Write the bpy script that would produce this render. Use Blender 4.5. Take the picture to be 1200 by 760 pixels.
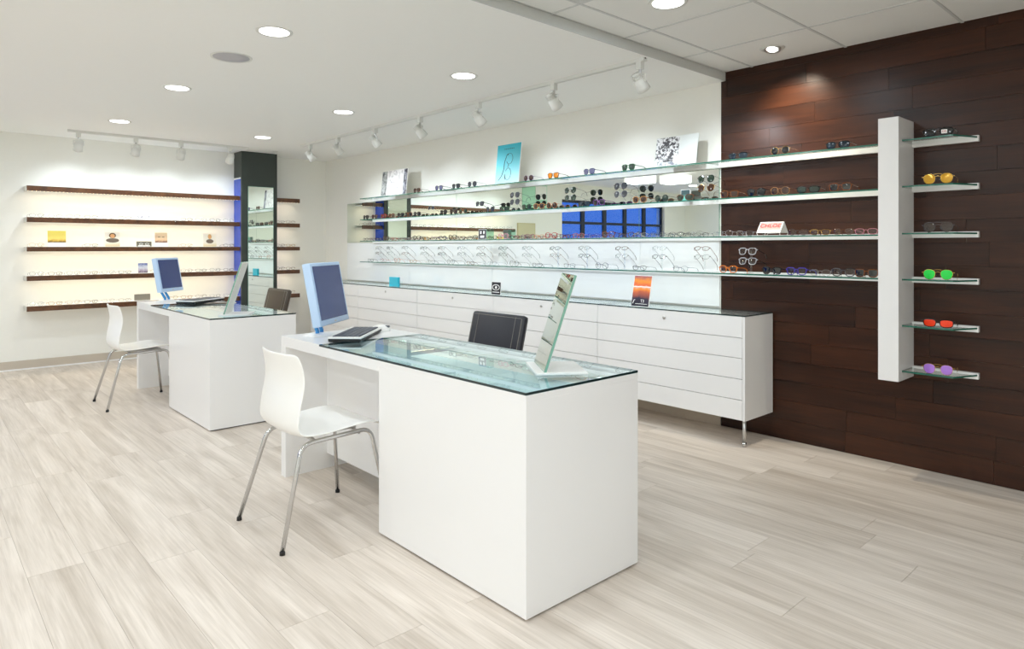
import bpy, bmesh, math, random
from mathutils import Vector, Matrix
random.seed(7)
for _o in list(bpy.data.objects):
    bpy.data.objects.remove(_o)
SC = bpy.context.scene
COL = SC.collection

# ------------------------------------------------------------------ camera
cam_d = bpy.data.cameras.new('camera')
cam_d.sensor_width = 36.0
cam_d.lens = 782.7 / 1200 * 36
cam_d.shift_y = -(380 - 289) / 1200
cam_d.clip_start = 0.05
cam = bpy.data.objects.new('camera', cam_d)
cam.location = (0, 0, 1.25)
cam.rotation_euler = (math.pi / 2, 0, math.atan2(0.73878, 0.67394))
COL.objects.link(cam)
SC.camera = cam

# ------------------------------------------------------------------ world (dusk outside the windows)
world = bpy.data.worlds.new('dusk_sky')
SC.world = world
world.use_nodes = True
wn = world.node_tree
wn.nodes.clear()
w_out = wn.nodes.new('ShaderNodeOutputWorld')
w_bg = wn.nodes.new('ShaderNodeBackground')
w_bg.inputs['Color'].default_value = (0.04, 0.20, 0.95, 1)
w_bg.inputs['Strength'].default_value = 0.9
wn.links.new(w_bg.outputs[0], w_out.inputs['Surface'])

# ------------------------------------------------------------------ exposure and light levels
SC.view_settings.view_transform = 'Standard'
SC.view_settings.look = 'None'
SC.view_settings.gamma = 1.0
SC.view_settings.use_curve_mapping = False
SC.view_settings.exposure = 0.0
SC.cycles.use_denoising = True
SC.cycles.max_bounces = 16
SC.cycles.diffuse_bounces = 12
SC.cycles.glossy_bounces = 6
SC.cycles.transparent_max_bounces = 24
SC.cycles.caustics_reflective = False
SC.cycles.caustics_refractive = False
SC.cycles.sample_clamp_indirect = 6.0

DOWNLIGHT_W = 4.9
TRACK_B_W = 27.0
TRACK_A_W = 10.5
SHELF_LED_W = 1.0
PENDANT_W = 4.0
C_NEUTRAL = (0.835, 0.925, 1.0)
C_COOL = (0.97, 0.985, 1.0)
C_WARM = (1.0, 0.83, 0.58)


def rect_light(name, loc, sx, sy, power, color, parent=None, rot=(0, 0, 0), spread=math.pi):
    d = bpy.data.lights.new(name, 'AREA')
    d.shape = 'RECTANGLE'
    d.size, d.size_y = sx, sy
    d.energy, d.color, d.spread = power, color, spread
    o = bpy.data.objects.new(name, d)
    o.location, o.rotation_euler = loc, rot
    COL.objects.link(o)
    if parent:
        o.parent = parent
    return o


# ------------------------------------------------------------------ materials
def lin(c):
    f = lambda v: v / 12.92 if v <= 0.04045 else ((v + 0.055) / 1.055) ** 2.4
    return tuple(f(x / 255.0) for x in c) + (1.0,)


def mat(name, rgb, rough=0.5, metal=0.0, spec=0.5, coat=0.0, linear=False):
    m = bpy.data.materials.new(name)
    m.use_nodes = True
    b = m.node_tree.nodes['Principled BSDF']
    b.inputs['Base Color'].default_value = tuple(rgb) + (1.0,) if linear else lin(rgb)
    b.inputs['Roughness'].default_value = rough
    b.inputs['Metallic'].default_value = metal
    b.inputs['Specular IOR Level'].default_value = spec
    b.inputs['Coat Weight'].default_value = coat
    return m


def nodes_of(m):
    return m.node_tree.nodes, m.node_tree.links, m.node_tree.nodes['Principled BSDF']


def speckle(m, scale, amount, bump=0.0):
    """fine procedural unevenness of a painted or fabric surface"""
    n, l, b = nodes_of(m)
    tc = n.new('ShaderNodeTexCoord')
    no = n.new('ShaderNodeTexNoise')
    no.inputs['Scale'].default_value = scale
    no.inputs['Detail'].default_value = 3
    l.new(tc.outputs['Object'], no.inputs['Vector'])
    mx = n.new('ShaderNodeMix')
    mx.data_type = 'RGBA'
    base = b.inputs['Base Color'].default_value[:]
    mx.inputs['A'].default_value = tuple(c * (1 - amount) for c in base[:3]) + (1,)
    mx.inputs['B'].default_value = tuple(min(1, c * (1 + amount)) for c in base[:3]) + (1,)
    l.new(no.outputs['Fac'], mx.inputs['Factor'])
    l.new(mx.outputs['Result'], b.inputs['Base Color'])
    if bump:
        bp = n.new('ShaderNodeBump')
        bp.inputs['Strength'].default_value = bump
        bp.inputs['Distance'].default_value = 0.002
        l.new(no.outputs['Fac'], bp.inputs['Height'])
        l.new(bp.outputs['Normal'], b.inputs['Normal'])
    return m


def emit(name, rgb, strength):
    m = bpy.data.materials.new(name)
    m.use_nodes = True
    n = m.node_tree.nodes
    n.clear()
    o = n.new('ShaderNodeOutputMaterial')
    e = n.new('ShaderNodeEmission')
    e.inputs['Color'].default_value = tuple(rgb) + (1,)
    e.inputs['Strength'].default_value = strength
    m.node_tree.links.new(e.outputs[0], o.inputs['Surface'])
    return m


def thin_glass(name, tint, f0=0.05, rough=0.0):
    """clear sheet: tinted straight-through light plus a Fresnel-weighted reflection"""
    m = bpy.data.materials.new(name)
    m.use_nodes = True
    n, l = m.node_tree.nodes, m.node_tree.links
    n.clear()
    out = n.new('ShaderNodeOutputMaterial')
    mix = n.new('ShaderNodeMixShader')
    tr = n.new('ShaderNodeBsdfTransparent')
    tr.inputs['Color'].default_value = tuple(tint) + (1,)
    gl = n.new('ShaderNodeBsdfGlossy')
    gl.inputs['Roughness'].default_value = rough
    gl.inputs['Color'].default_value = (0.95, 1.0, 0.98, 1)
    lw = n.new('ShaderNodeLayerWeight')
    lw.inputs['Blend'].default_value = 0.5
    pw = n.new('ShaderNodeMath')
    pw.operation = 'POWER'
    pw.inputs[1].default_value = 5.0
    ma = n.new('ShaderNodeMath')
    ma.operation = 'MULTIPLY_ADD'
    ma.inputs[1].default_value = (1 - f0) if f0 > 0 else 0.0
    ma.inputs[2].default_value = f0
    l.new(lw.outputs['Facing'], pw.inputs[0])
    l.new(pw.outputs[0], ma.inputs[0])
    l.new(ma.outputs[0], mix.inputs[0])
    l.new(tr.outputs[0], mix.inputs[1])
    l.new(gl.outputs[0], mix.inputs[2])
    l.new(mix.outputs[0], out.inputs['Surface'])
    return m


def wood_mat(name, dark, light, rough, along='X', grain=26.0, per_plank=0.5, knots=0.0, spec=0.5, fine=0.35, bump=0.15):
    """plank timber: each plank its own tone (object random) and a long grain"""
    m = bpy.data.materials.new(name)
    m.use_nodes = True
    n, l, b = nodes_of(m)
    tc = n.new('ShaderNodeTexCoord')
    oi = n.new('ShaderNodeObjectInfo')
    off = n.new('ShaderNodeVectorMath')
    off.operation = 'MULTIPLY_ADD'
    off.inputs[1].default_value = (1, 1, 1)
    cmb = n.new('ShaderNodeCombineXYZ')
    mu = n.new('ShaderNodeMath')
    mu.operation = 'MULTIPLY'
    mu.inputs[1].default_value = 57.0
    l.new(oi.outputs['Random'], mu.inputs[0])
    for k in 'XYZ':
        l.new(mu.outputs[0], cmb.inputs[k])
    l.new(tc.outputs['Object'], off.inputs[0])
    l.new(cmb.outputs[0], off.inputs[2])

    def stretched(sx, sy, detail, rough_):
        mp = n.new('ShaderNodeMapping')
        mp.inputs['Scale'].default_value = (sx, sy, sy)
        l.new(off.outputs[0], mp.inputs['Vector'])
        no = n.new('ShaderNodeTexNoise')
        no.inputs['Scale'].default_value = 1.0
        no.inputs['Detail'].default_value = detail
        no.inputs['Roughness'].default_value = rough_
        no.inputs['Distortion'].default_value = 0.6
        l.new(mp.outputs[0], no.inputs['Vector'])
        return no
    broad = stretched(1.1, grain * 0.45, 3, 0.55)
    finen = stretched(3.2, grain * 4.5, 4, 0.6)
    a1 = n.new('ShaderNodeMath')
    a1.operation = 'MULTIPLY_ADD'      # broad + fine*k
    a1.inputs[1].default_value = fine
    l.new(finen.outputs['Fac'], a1.inputs[0])
    l.new(broad.outputs['Fac'], a1.inputs[2])
    a2 = n.new('ShaderNodeMath')
    a2.operation = 'MULTIPLY_ADD'
    a2.inputs[1].default_value = per_plank
    l.new(oi.outputs['Random'], a2.inputs[0])
    l.new(a1.outputs[0], a2.inputs[2])
    mr = n.new('ShaderNodeMapRange')
    lo = 0.30 + fine * 0.35
    mr.inputs['From Min'].default_value = lo
    mr.inputs['From Max'].default_value = lo + 0.36 + fine * 0.3 + per_plank
    l.new(a2.outputs[0], mr.inputs['Value'])
    cr = n.new('ShaderNodeValToRGB')
    cr.color_ramp.elements[0].color = lin(dark)
    cr.color_ramp.elements[1].color = lin(light)
    l.new(mr.outputs[0], cr.inputs[0])
    l.new(cr.outputs[0], b.inputs['Base Color'])
    bp = n.new('ShaderNodeBump')
    bp.inputs['Strength'].default_value = bump
    bp.inputs['Distance'].default_value = 0.001
    l.new(finen.outputs['Fac'], bp.inputs['Height'])
    l.new(bp.outputs[0], b.inputs['Normal'])
    b.inputs['Roughness'].default_value = rough
    b.inputs['Specular IOR Level'].default_value = spec
    return m


M = {}
M['wall'] = speckle(mat('white wall paint', (240, 240, 234), 0.6), 40, 0.012)
M['ceiling'] = speckle(mat('ceiling paint', (247, 248, 246), 0.8), 30, 0.01)
M['fascia'] = mat('soffit edge paint', (205, 208, 206), 0.7)
M['tile'] = speckle(mat('ceiling tile', (236, 237, 235), 0.9), 400, 0.03, 0.2)
M['gridbar'] = mat('ceiling grid bar', (206, 208, 208), 0.5)
M['base'] = mat('taupe rubber baseboard', (196, 186, 172), 0.55)
M['floor'] = wood_mat('limed oak floor plank', (182, 169, 155), (232, 222, 211), 0.40, grain=22, per_plank=0.06, fine=0.6, spec=0.35)
M['underfloor'] = mat('floor joint', (166, 154, 142), 0.8)
M['walnut'] = wood_mat('dark walnut wall plank', (22, 11, 8), (72, 40, 24), 0.28, grain=30, per_plank=0.20, fine=0.55, spec=0.33, bump=0.3)
M['backing'] = mat('wall batten', (20, 11, 8), 0.8)
M['shelfwood'] = wood_mat('wenge shelf board', (66, 40, 24), (116, 76, 46), 0.35, grain=40, per_plank=0.05, fine=0.4)
M['alu'] = mat('brushed aluminium', (214, 212, 206), 0.35, 0.6)
M['white'] = mat('white lacquer', (240, 240, 240), 0.28, 0, 0.5)
M['whitegap'] = mat('dark shadow gap', (70, 70, 70), 0.8)
M['plastic_white'] = mat('white polypropylene', (243, 243, 240), 0.33)
M['panelgloss'] = mat('white back-painted glass', (244, 246, 246), 0.08, 0, 0.6)
M['rail'] = mat('white shelf rail', (246, 247, 246), 0.4)
M['chrome'] = mat('chrome', (205, 205, 205), 0.10, 1.0)
M['steel'] = mat('satin steel', (200, 200, 198), 0.3, 0.9)
M['black'] = mat('black rubber', (18, 18, 19), 0.5)
M['leather'] = speckle(mat('charcoal leather', (40, 41, 48), 0.42), 120, 0.15, 0.15)
M['leather_warmlit'] = speckle(mat('warm-lit charcoal leather', (66, 54, 42), 0.42), 120, 0.15, 0.15)  # charcoal leather again, browned so the warm light is in the colour
M['stitch'] = mat('grey stitching', (150, 146, 138), 0.7)
M['glass'] = thin_glass('clear shelf glass', (0.98, 0.995, 0.99), 0.05)
M['glassedge'] = mat('green glass edge', (38, 104, 88), 0.12, 0, 0.8)
M['desk_glass'] = thin_glass('desk top glass', (0.97, 0.992, 0.992), 0.09)
M['under_glass'] = thin_glass('desk glass underside', (0.96, 0.99, 0.99), 0.0)
M['deskedge'] = mat('dark glass edge', (22, 48, 50), 0.15, 0, 0.7)
M['acrylic'] = thin_glass('clear acrylic', (0.965, 0.975, 0.975), 0.04)
M['greenblock'] = thin_glass('green glass block', (0.62, 0.84, 0.78), 0.06)
M['lens_clear'] = thin_glass('clear lens', (0.97, 0.975, 0.975), 0.025)
M['mirror'] = mat('silvered mirror', (234, 242, 234), 0.0, 1.0)
M['mirroredge'] = mat('mirror edge', (120, 168, 150), 0.15)
M['column'] = mat('dark green-grey laminate', (52, 60, 56), 0.45)
M['blue'] = mat('glossy blue panel', (14, 66, 190), 0.12, 0, 0.6)
M['bezel'] = mat('pale blue monitor shell', (190, 216, 246), 0.35)
M['bluearm'] = mat('blue stand arm', (60, 150, 214), 0.3)
M['screen'] = mat('dark switched-off screen', (62, 76, 130), 0.25, 0, 0.35)
M['key'] = mat('dark grey key', (98, 102, 110), 0.5)
M['tray_teal'] = mat('teal back-painted tray', (182, 216, 228), 0.3)
M['paper'] = mat('white card', (246, 246, 244), 0.6)
M['ink'] = mat('dark ink', (44, 44, 50), 0.6)
M['lamp_white'] = mat('white lamp housing', (226, 227, 223), 0.45)
M['lamp_on'] = emit('lit lamp', (1, 0.98, 0.95), 6.0)
M['lamp_spot'] = emit('lit spot reflector', (1, 0.97, 0.92), 9.0)
M['led'] = emit('warm led', (1, 0.82, 0.52), 7.0)
M['pendant'] = emit('lit lamp shade', (1, 0.97, 0.93), 1.7)
M['speaker'] = mat('grey speaker mesh', (188, 187, 192), 0.7)
M['winframe'] = mat('dark window frame', (24, 34, 52), 0.45)
M['winglass'] = thin_glass('window pane', (0.9, 0.95, 1.0), 0.04)
M['green_panel'] = mat('pale green wall panel', (176, 226, 200), 0.5)
M['wood_frame'] = mat('pale wood frame', (196, 186, 150), .5)
M['beige'] = mat('beige print paper', (206, 200, 166), .6)
M['leaf'] = mat('dark printed leaf', (70, 72, 52), .6)
M['red'] = mat('red print', (178, 34, 38), 0.6)
M['teal'] = mat('teal acrylic', (44, 188, 214), 0.3)


# ------------------------------------------------------------------ mesh builder
class MB:
    def __init__(self):
        self.v, self.f, self.m = [], [], []
        self.mats = []

    def slot(self, m):
        if m not in self.mats:
            self.mats.append(m)
        return self.mats.index(m)

    def add(self, verts, faces, m):
        k, s = len(self.v), self.slot(m)
        self.v += [tuple(p) for p in verts]
        for f in faces:
            self.f.append(tuple(i + k for i in f))
            self.m.append(s)
        return self

    def box(self, x0, x1, y0, y1, z0, z1, m, M4=None, side=None):
        vs = [(x, y, z) for z in (z0, z1) for y in (y0, y1) for x in (x0, x1)]
        if M4 is not None:
            vs = [M4 @ Vector(p) for p in vs]
        tb = [(0, 2, 3, 1), (4, 5, 7, 6)]
        sd = [(0, 1, 5, 4), (1, 3, 7, 5), (3, 2, 6, 7), (2, 0, 4, 6)]
        if side is None:
            self.add(vs, tb + sd, m)
        else:
            self.add(vs, tb, m)
            self.add(vs, sd, side)
        return self

    def chamfer_box(self, x0, x1, y0, y1, z0, z1, c, m, M4=None):
        bm = bmesh.new()
        bmesh.ops.create_cube(bm, size=1)
        for v in bm.verts:
            v.co = Vector(((x0 + x1) / 2 + v.co.x * (x1 - x0), (y0 + y1) / 2 + v.co.y * (y1 - y0), (z0 + z1) / 2 + v.co.z * (z1 - z0)))
        bmesh.ops.bevel(bm, geom=list(bm.edges), offset=c, segments=2, profile=0.6, affect='EDGES')
        bm.verts.index_update()
        vs = [M4 @ v.co if M4 is not None else v.co.copy() for v in bm.verts]
        fs = [tuple(v.index for v in f.verts) for f in bm.faces]
        bm.free()
        return self.add(vs, fs, m)

    def tube(self, pts, r, m, sides=6, closed=False, caps=True):
        pts = [Vector(p) for p in pts]
        n = len(pts)
        rr = r if isinstance(r, (list, tuple)) else [r] * n
        vs = []
        prev = None
        for i, p in enumerate(pts):
            if closed:
                t = pts[(i + 1) % n] - pts[i - 1]
            else:
                t = pts[min(i + 1, n - 1)] - pts[max(i - 1, 0)]
            t.normalize()
            if prev is None:
                a = Vector((0, 0, 1)) if abs(t.z) < 0.9 else Vector((0, 1, 0))
                u = t.cross(a).normalized()
            else:
                u = (prev - t * prev.dot(t)).normalized()
            prev = u
            w = t.cross(u)
            for k in range(sides):
                an = 2 * math.pi * (k + 0.5) / sides
                vs.append(p + (u * math.cos(an) + w * math.sin(an)) * rr[i])
        fs = []
        for i in range(n if closed else n - 1):
            j = (i + 1) % n
            for k in range(sides):
                k2 = (k + 1) % sides
                fs.append((i * sides + k, i * sides + k2, j * sides + k2, j * sides + k))
        if not closed and caps:
            fs.append(tuple(reversed(range(sides))))
            fs.append(tuple((n - 1) * sides + k for k in range(sides)))
        return self.add(vs, fs, m)

    def lathe(self, prof, m, seg=20, M4=None, caps=True):
        """prof: list of (r, z)"""
        vs, fs = [], []
        for r, z in prof:
            for k in range(seg):
                a = 2 * math.pi * k / seg
                p = Vector((r * math.cos(a), r * math.sin(a), z))
                vs.append(M4 @ p if M4 is not None else p)
        for i in range(len(prof) - 1):
            for k in range(seg):
                k2 = (k + 1) % seg
                fs.append((i * seg + k, i * seg + k2, (i + 1) * seg + k2, (i + 1) * seg + k))
        if caps and prof[0][0] > 1e-6:
            fs.append(tuple(reversed(range(seg))))
        if caps and prof[-1][0] > 1e-6:
            fs.append(tuple((len(prof) - 1) * seg + k for k in range(seg)))
        return self.add(vs, fs, m)

    def mesh(self, name, smooth=False):
        me = bpy.data.meshes.new(name)
        me.from_pydata(self.v, [], self.f)
        for m in self.mats:
            me.materials.append(m)
        me.polygons.foreach_set('material_index', self.m)
        bm = bmesh.new()
        bm.from_mesh(me)
        bmesh.ops.recalc_face_normals(bm, faces=bm.faces)
        bm.to_mesh(me)
        bm.free()
        if smooth:
            me.polygons.foreach_set('use_smooth', [True] * len(me.polygons))
        me.update()
        return me

    def build(self, name, parent=None, smooth=False):
        return link(name, self.mesh(name, smooth), parent)


def link(name, data, parent=None, loc=(0, 0, 0), rot=(0, 0, 0)):
    o = bpy.data.objects.new(name, data)
    o.location, o.rotation_euler = loc, rot
    COL.objects.link(o)
    if parent is not None:
        o.parent = parent
    return o


def tag(o, label, cat, group=None):
    o['label'] = label
    o['category'] = cat
    if group:
        o['group'] = group
    return o


def thing(name, label, cat, loc=(0, 0, 0), rotz=0, group=None):
    o = link(name, None, None, loc, (0, 0, rotz))
    o.empty_display_size = 0.1
    return tag(o, label, cat, group)


def struct(o, label=None):
    o['kind'] = 'structure'
    if label:
        o['label'] = label
    return o


def box_obj(name, x0, x1, y0, y1, z0, z1, m, parent=None, side=None):
    return MB().box(x0, x1, y0, y1, z0, z1, m, side=side).build(name, parent)


def copy_thing(o, parent=None):
    c = o.copy()
    COL.objects.link(c)
    c.parent = parent
    for ch in list(o.children):
        copy_thing(ch, c)
    return c


def text_obj(name, body, size, m, parent, loc, rot, extrude=0.0004, align='CENTER'):
    cu = bpy.data.curves.new(name, 'FONT')
    cu.body, cu.size, cu.extrude = body, size, extrude
    cu.align_x, cu.align_y = align, 'CENTER'
    cu.materials.append(m)
    tmp = bpy.data.objects.new(name, cu)
    me = bpy.data.meshes.new_from_object(tmp)
    bpy.data.objects.remove(tmp)
    return link(name, me, parent, loc, rot)


ORD = ['first', 'second', 'third', 'fourth', 'fifth', 'sixth', 'seventh', 'eighth', 'ninth', 'tenth', 'eleventh', 'twelfth', 'thirteenth',
       'fourteenth', 'fifteenth', 'sixteenth', 'seventeenth', 'eighteenth', 'nineteenth', 'twentieth', 'twenty-first', 'twenty-second',
       'twenty-third', 'twenty-fourth', 'twenty-fifth', 'twenty-sixth', 'twenty-seventh', 'twenty-eighth', 'twenty-ninth', 'thirtieth',
       'thirty-first', 'thirty-second', 'thirty-third', 'thirty-fourth', 'thirty-fifth', 'thirty-sixth', 'thirty-seventh', 'thirty-eighth']

# ------------------------------------------------------------------ setting
XA, YB, XR, YF = -8.38, 4.235, 3.2, -4.4      # left wall, back wall, right wall, front wall
ZC, ZT = 2.404, 2.463                          # drywall ceiling, tile ceiling
XS = -2.47                                     # where white wall and soffit end
WIN_Y0, WIN_Y1, WIN_Z0, WIN_Z1 = -3.62, -0.43, 0.5, 2.12

# floor: base slab + limed oak planks laid along X
floor = struct(box_obj('floor', XA - .2, XR + .2, YF - .2, YB + .2, -0.10, -0.006, M['underfloor']))
PW, PL = 0.185, 1.22
plank_me = MB().box(-PL / 2 + 0.0008, PL / 2 - 0.0005, -PW / 2 + 0.0004, PW / 2 - 0.0004, -0.006, 0, M['floor']).mesh('floor_plank')
rest = MB()
rng = random.Random(3)
row, y = 0, YB - PW / 2 - 0.003
while y > YF + PW / 2:
    x = XA - rng.uniform(0, PL)
    while x < XR:
        a, b = max(x, XA + 0.001), min(x + PL, XR)
        if b - a > 0.03:
            if y > -0.75 and a < 0.7:
                p = link('plank', plank_me, floor, ((a + b) / 2, y, 0))
                p.scale.x = (b - a) / PL
            else:
                rest.box(a + .0008, b - .0008, y - PW / 2 + .0008, y + PW / 2 - .0008, -0.006, 0, M['floor'])
        x += PL
    y -= PW
ro = rest.build('plank_run', floor)
ro['kind'] = 'stuff'

# left wall with the window bay that only the mirrors show
lw_ = MB()
lw_.box(XA - 0.2, XA, WIN_Y1, YB + 0.2, 0, ZT + .2, M['wall'])
lw_.box(XA - 0.2, XA, YF, WIN_Y0, 0, ZT + .2, M['wall'])
lw_.box(XA - 0.2, XA, WIN_Y0, WIN_Y1, 0, WIN_Z0, M['wall'])
lw_.box(XA - 0.2, XA, WIN_Y0, WIN_Y1, WIN_Z1, ZT + .2, M['wall'])
struct(lw_.build('wall_left'))
win = struct(link('window_1', None))
nb = 5
bw = (WIN_Y1 - WIN_Y0) / nb
for i in range(nb + 1):
    yy = WIN_Y0 + i * bw
    box_obj('mullion', XA - 0.09, XA - 0.055, max(WIN_Y0, yy - 0.05), min(WIN_Y1, yy + 0.05), WIN_Z0, WIN_Z1, M['winframe'], win)
for z in (WIN_Z0, 1.675, WIN_Z1 - 0.05):
    box_obj('transom', XA - 0.088, XA - 0.057, WIN_Y0, WIN_Y1, z, z + 0.05, M['winframe'], win)
for i in range(nb):
    for z0, z1 in ((WIN_Z0 + .05, 1.675), (1.725, WIN_Z1 - .05)):
        box_obj('pane', XA - 0.085, XA - 0.075, WIN_Y0 + i * bw + .05, WIN_Y0 + (i + 1) * bw - .05, z0, z1, M['winglass'], win)
struct(box_obj('wall_front', XA - .2, XR + .2, YF - 0.2, YF, 0, ZT + .2, M['wall']))
struct(box_obj('wall_right', XR, XR + 0.2, YF, YB + .2, 0, ZT + .2, M['wall']))
wb = struct(box_obj('wall_back', XA, XS, YB, YB + 0.2, 0, ZT + .2, M['wall']))
# glossy back-painted panels between counter and mirror (parts of the wall)
for a, b in ((-7.775, -6.35), (-6.35, -4.914), (-4.914, -3.158), (-3.158, -2.475)):
    box_obj('panel', a + .0012, b - .0012, YB - 0.010, YB, 0.832, 1.297, M['panelgloss'], wb)
# walnut accent wall, plank by plank
wa = struct(box_obj('wall_accent', XS, XR, YB + 0.012, YB + 0.2, 0, ZT + .2, M['backing']))
PH = 0.1272
rng = random.Random(11)
wp_me = MB().box(-0.5, 0.5, 0, 0.011, 0.0006, PH - 0.0006, M['walnut']).mesh('wall_plank')
z = 0.0
while z < ZT:
    x = XS - rng.uniform(0, 0.7)
    while x < XR - 0.02:
        L = rng.choice([0.55, 0.75, 0.95, 1.15])
        a, b = max(x, XS), min(x + L, XR)
        if b - a > 0.03:
            p = link('plank', wp_me, wa, ((a + b) / 2, YB + rng.uniform(0, 0.0016), z))
            p.scale = (b - a - 0.0012, 1, 1)
        x += L
    z += PH
# ceilings and the soffit edge between them
struct(box_obj('ceiling', XA, -2.44, YF, YB, ZC, ZT + .2, M['ceiling']))
struct(box_obj('trim_1', -2.44, -2.434, YF, YB - .001, ZC, ZT, M['fascia']))
ct = struct(box_obj('ceiling_tiled', -2.434, XR, YF, YB, ZT + 0.02, ZT + .2, M['tile']))
gx = [-2.434] + [-2.237 + 0.605 * i for i in range(9)] + [XR]
gy = [YB] + [3.70 - 0.60 * i for i in range(14)]
n_tile = 0
for i in range(len(gx) - 1):
    for j in range(len(gy) - 1):
        if gx[i] >= XR:
            continue
        x0, x1, y1, y0 = gx[i] + .006, min(gx[i + 1], XR) - .006, gy[j] - .006, gy[j + 1] + .006
        if x1 - x0 < .05 or (i == 1 and j == 3):
            continue
        box_obj('tile', x0, x1, max(y0, YF), y1, ZT + 0.001, ZT + 0.02, M['tile'], ct)
for x in gx[1:-1]:
    box_obj('grid_bar', x - .007, x + .007, YF, YB, ZT - 0.003, ZT + .004, M['gridbar'], ct)
for yv in gy[1:]:
    box_obj('grid_bar', -2.434, XR, yv - .007, yv + .007, ZT - 0.0025, ZT + .004, M['gridbar'], ct)
# square air diffuser in the tile next to the soffit
d = thing('air_diffuser', 'square white air diffuser set into the tiled ceiling beside the soffit', 'vent', (-1.934, 2.2, ZT))
for k, s in enumerate((0.285, 0.225, 0.165, 0.105)):
    zz = -0.004 + 0.010 * k
    mb = MB()
    for sx in (-1, 1):
        mb.box(min(sx * s, sx * (s - .03)), max(sx * s, sx * (s - .03)), -s, s, zz - .003, zz, M['gridbar'])
        mb.box(-s + .03, s - .03, min(sx * s, sx * (s - .03)), max(sx * s, sx * (s - .03)), zz - .003, zz, M['gridbar'])
    mb.build('louvre_ring', d)
box_obj('back_plate', -.29, .29, -.29, .29, .034, .04, M['whitegap'], d)
# baseboards
struct(MB().box(XA, XA + 0.012, WIN_Y0, YB, 0.014, 0.094, M['base']).box(XA, XA + .02, WIN_Y0, YB, 0, .014, M['white']).build('baseboard_left'))
struct(MB().box(XA + .02, XS, YB - 0.012, YB, 0.0, 0.094, M['base']).build('baseboard_back'))

# ------------------------------------------------------------------ ceiling fittings
def downlight(x, y, z, label, r=0.078, power=None, group='recessed downlights in the white ceiling', color=C_NEUTRAL):
    t = thing('downlight', label, 'ceiling light', (x, y, z), 0, group)
    MB().lathe([(r, -0.002), (r + 0.016, -0.004), (r + 0.018, 0.0), (r, 0.0)], M['lamp_white'], 28, caps=False).build('trim_ring', t, True)
    MB().lathe([(r - 0.001, 0.0), (r - 0.001, -0.003), (r * .6, -0.006), (0.0001, -0.007)], M['lamp_on'], 28).build('diffuser', t)
    dl = bpy.data.lights.new('downlight_beam', 'AREA')
    dl.shape, dl.size = 'DISK', 2 * r * .9
    dl.energy, dl.color, dl.spread = (DOWNLIGHT_W if power is None else power), color, math.pi
    link('downlight_beam', dl, t, (0, 0, -0.012))
    return t


for x, y, lab in ((-3.509, 1.474, 'large round downlight nearest the grey ceiling speaker'),
                  (-5.225, 1.474, 'round downlight in the white ceiling, second along from the grey speaker'),
                  (-6.972, 1.474, 'round downlight in the white ceiling above the shelf-side track'),
                  (-3.554, 2.80, 'round downlight in the white ceiling nearest the long track, close to the soffit'),
                  (-5.203, 2.79, 'round downlight in the white ceiling by the middle of the long track'),
                  (-6.987, 2.81, 'small-looking round downlight in the white ceiling nearest the dark column')):
    downlight(x, y, ZC, lab)
downlight(-1.93, 2.81, ZT, 'large round downlight set in the tiled ceiling above the nearer desk', group='downlights in the tiled ceiling')
k = 0
for x in (-6.98, -5.22, -3.51):  # unseen lamps added along the visible grid for even room light
    for y in (0.14, -1.19, -2.52, -3.7):
        k += 1
        downlight(x, y, ZC, 'added unseen downlight behind the viewpoint in the white ceiling, %s of its rows' % ORD[k])
k = 0
for x in (-1.93, -0.2, 1.5):  # unseen lamps added here too, made stronger to fill the desk side
    for y in (2.81, 1.474, 0.14, -1.19, -2.52, -3.7):
        if y == 2.81:
            continue
        k += 1
        downlight(x, y, ZT, 'added fill downlight in the tiled ceiling out of shot, %s of its rows' % ORD[k], power=DOWNLIGHT_W * (2.6 if x > -1 else 1.3), group='downlights in the tiled ceiling')
# gimbal spot in front of the walnut wall
t = thing('gimbal_spotlight', 'small tilted recessed spotlight close to the walnut wall', 'ceiling light', (-1.945, 3.93, ZT))
MB().lathe([(0.052, -0.002), (0.070, -0.004), (0.073, 0.0), (0.052, 0.0)], M['lamp_white'], 28, caps=False).build('trim_ring', t, True)
Mt = Matrix.Rotation(math.radians(-14), 4, 'X')
MB().lathe([(0.05, -0.001), (0.05, -0.010), (0.036, -0.010), (0.036, -0.006), (0.0001, -0.006)], M['steel'], 24, Mt).build('gimbal', t, True)
MB().lathe([(0.032, -0.007), (0.026, -0.0125), (0.0001, -0.0125)], M['lamp_spot'], 20, Mt).build('bulb', t)
sp = bpy.data.lights.new('gimbal_beam', 'SPOT')
sp.energy, sp.color, sp.spot_size, sp.spot_blend, sp.shadow_soft_size = 72, (1, .88, .70), math.radians(105), 1.0, 0.03
link('gimbal_beam', sp, t, (0, 0, -0.03), (math.radians(24), 0, 0))
# ceiling speaker and sprinkler
t = thing('ceiling_speaker', 'round grey mesh speaker flush in the white ceiling', 'speaker', (-4.158, 1.479, ZC))
MB().lathe([(0.105, -0.002), (0.118, -0.004), (0.12, 0.0), (0.105, 0.0)], M['lamp_white'], 32, caps=False).build('trim_ring', t, True)
MB().lathe([(0.106, 0.0), (0.106, -0.002), (0.05, -0.004), (0.0001, -0.0045)], M['speaker'], 32).build('mesh_grille', t, True)
t = thing('sprinkler_head', 'small pale sprinkler disc on the ceiling beyond the dark column', 'sprinkler', (-7.9, 3.33, ZC))
MB().lathe([(0.03, 0), (0.034, -0.004), (0.012, -0.006), (0.010, -0.03), (0.022, -0.032), (0.0001, -0.034)], M['lamp_white'], 16).build('rose', t, True)


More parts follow.
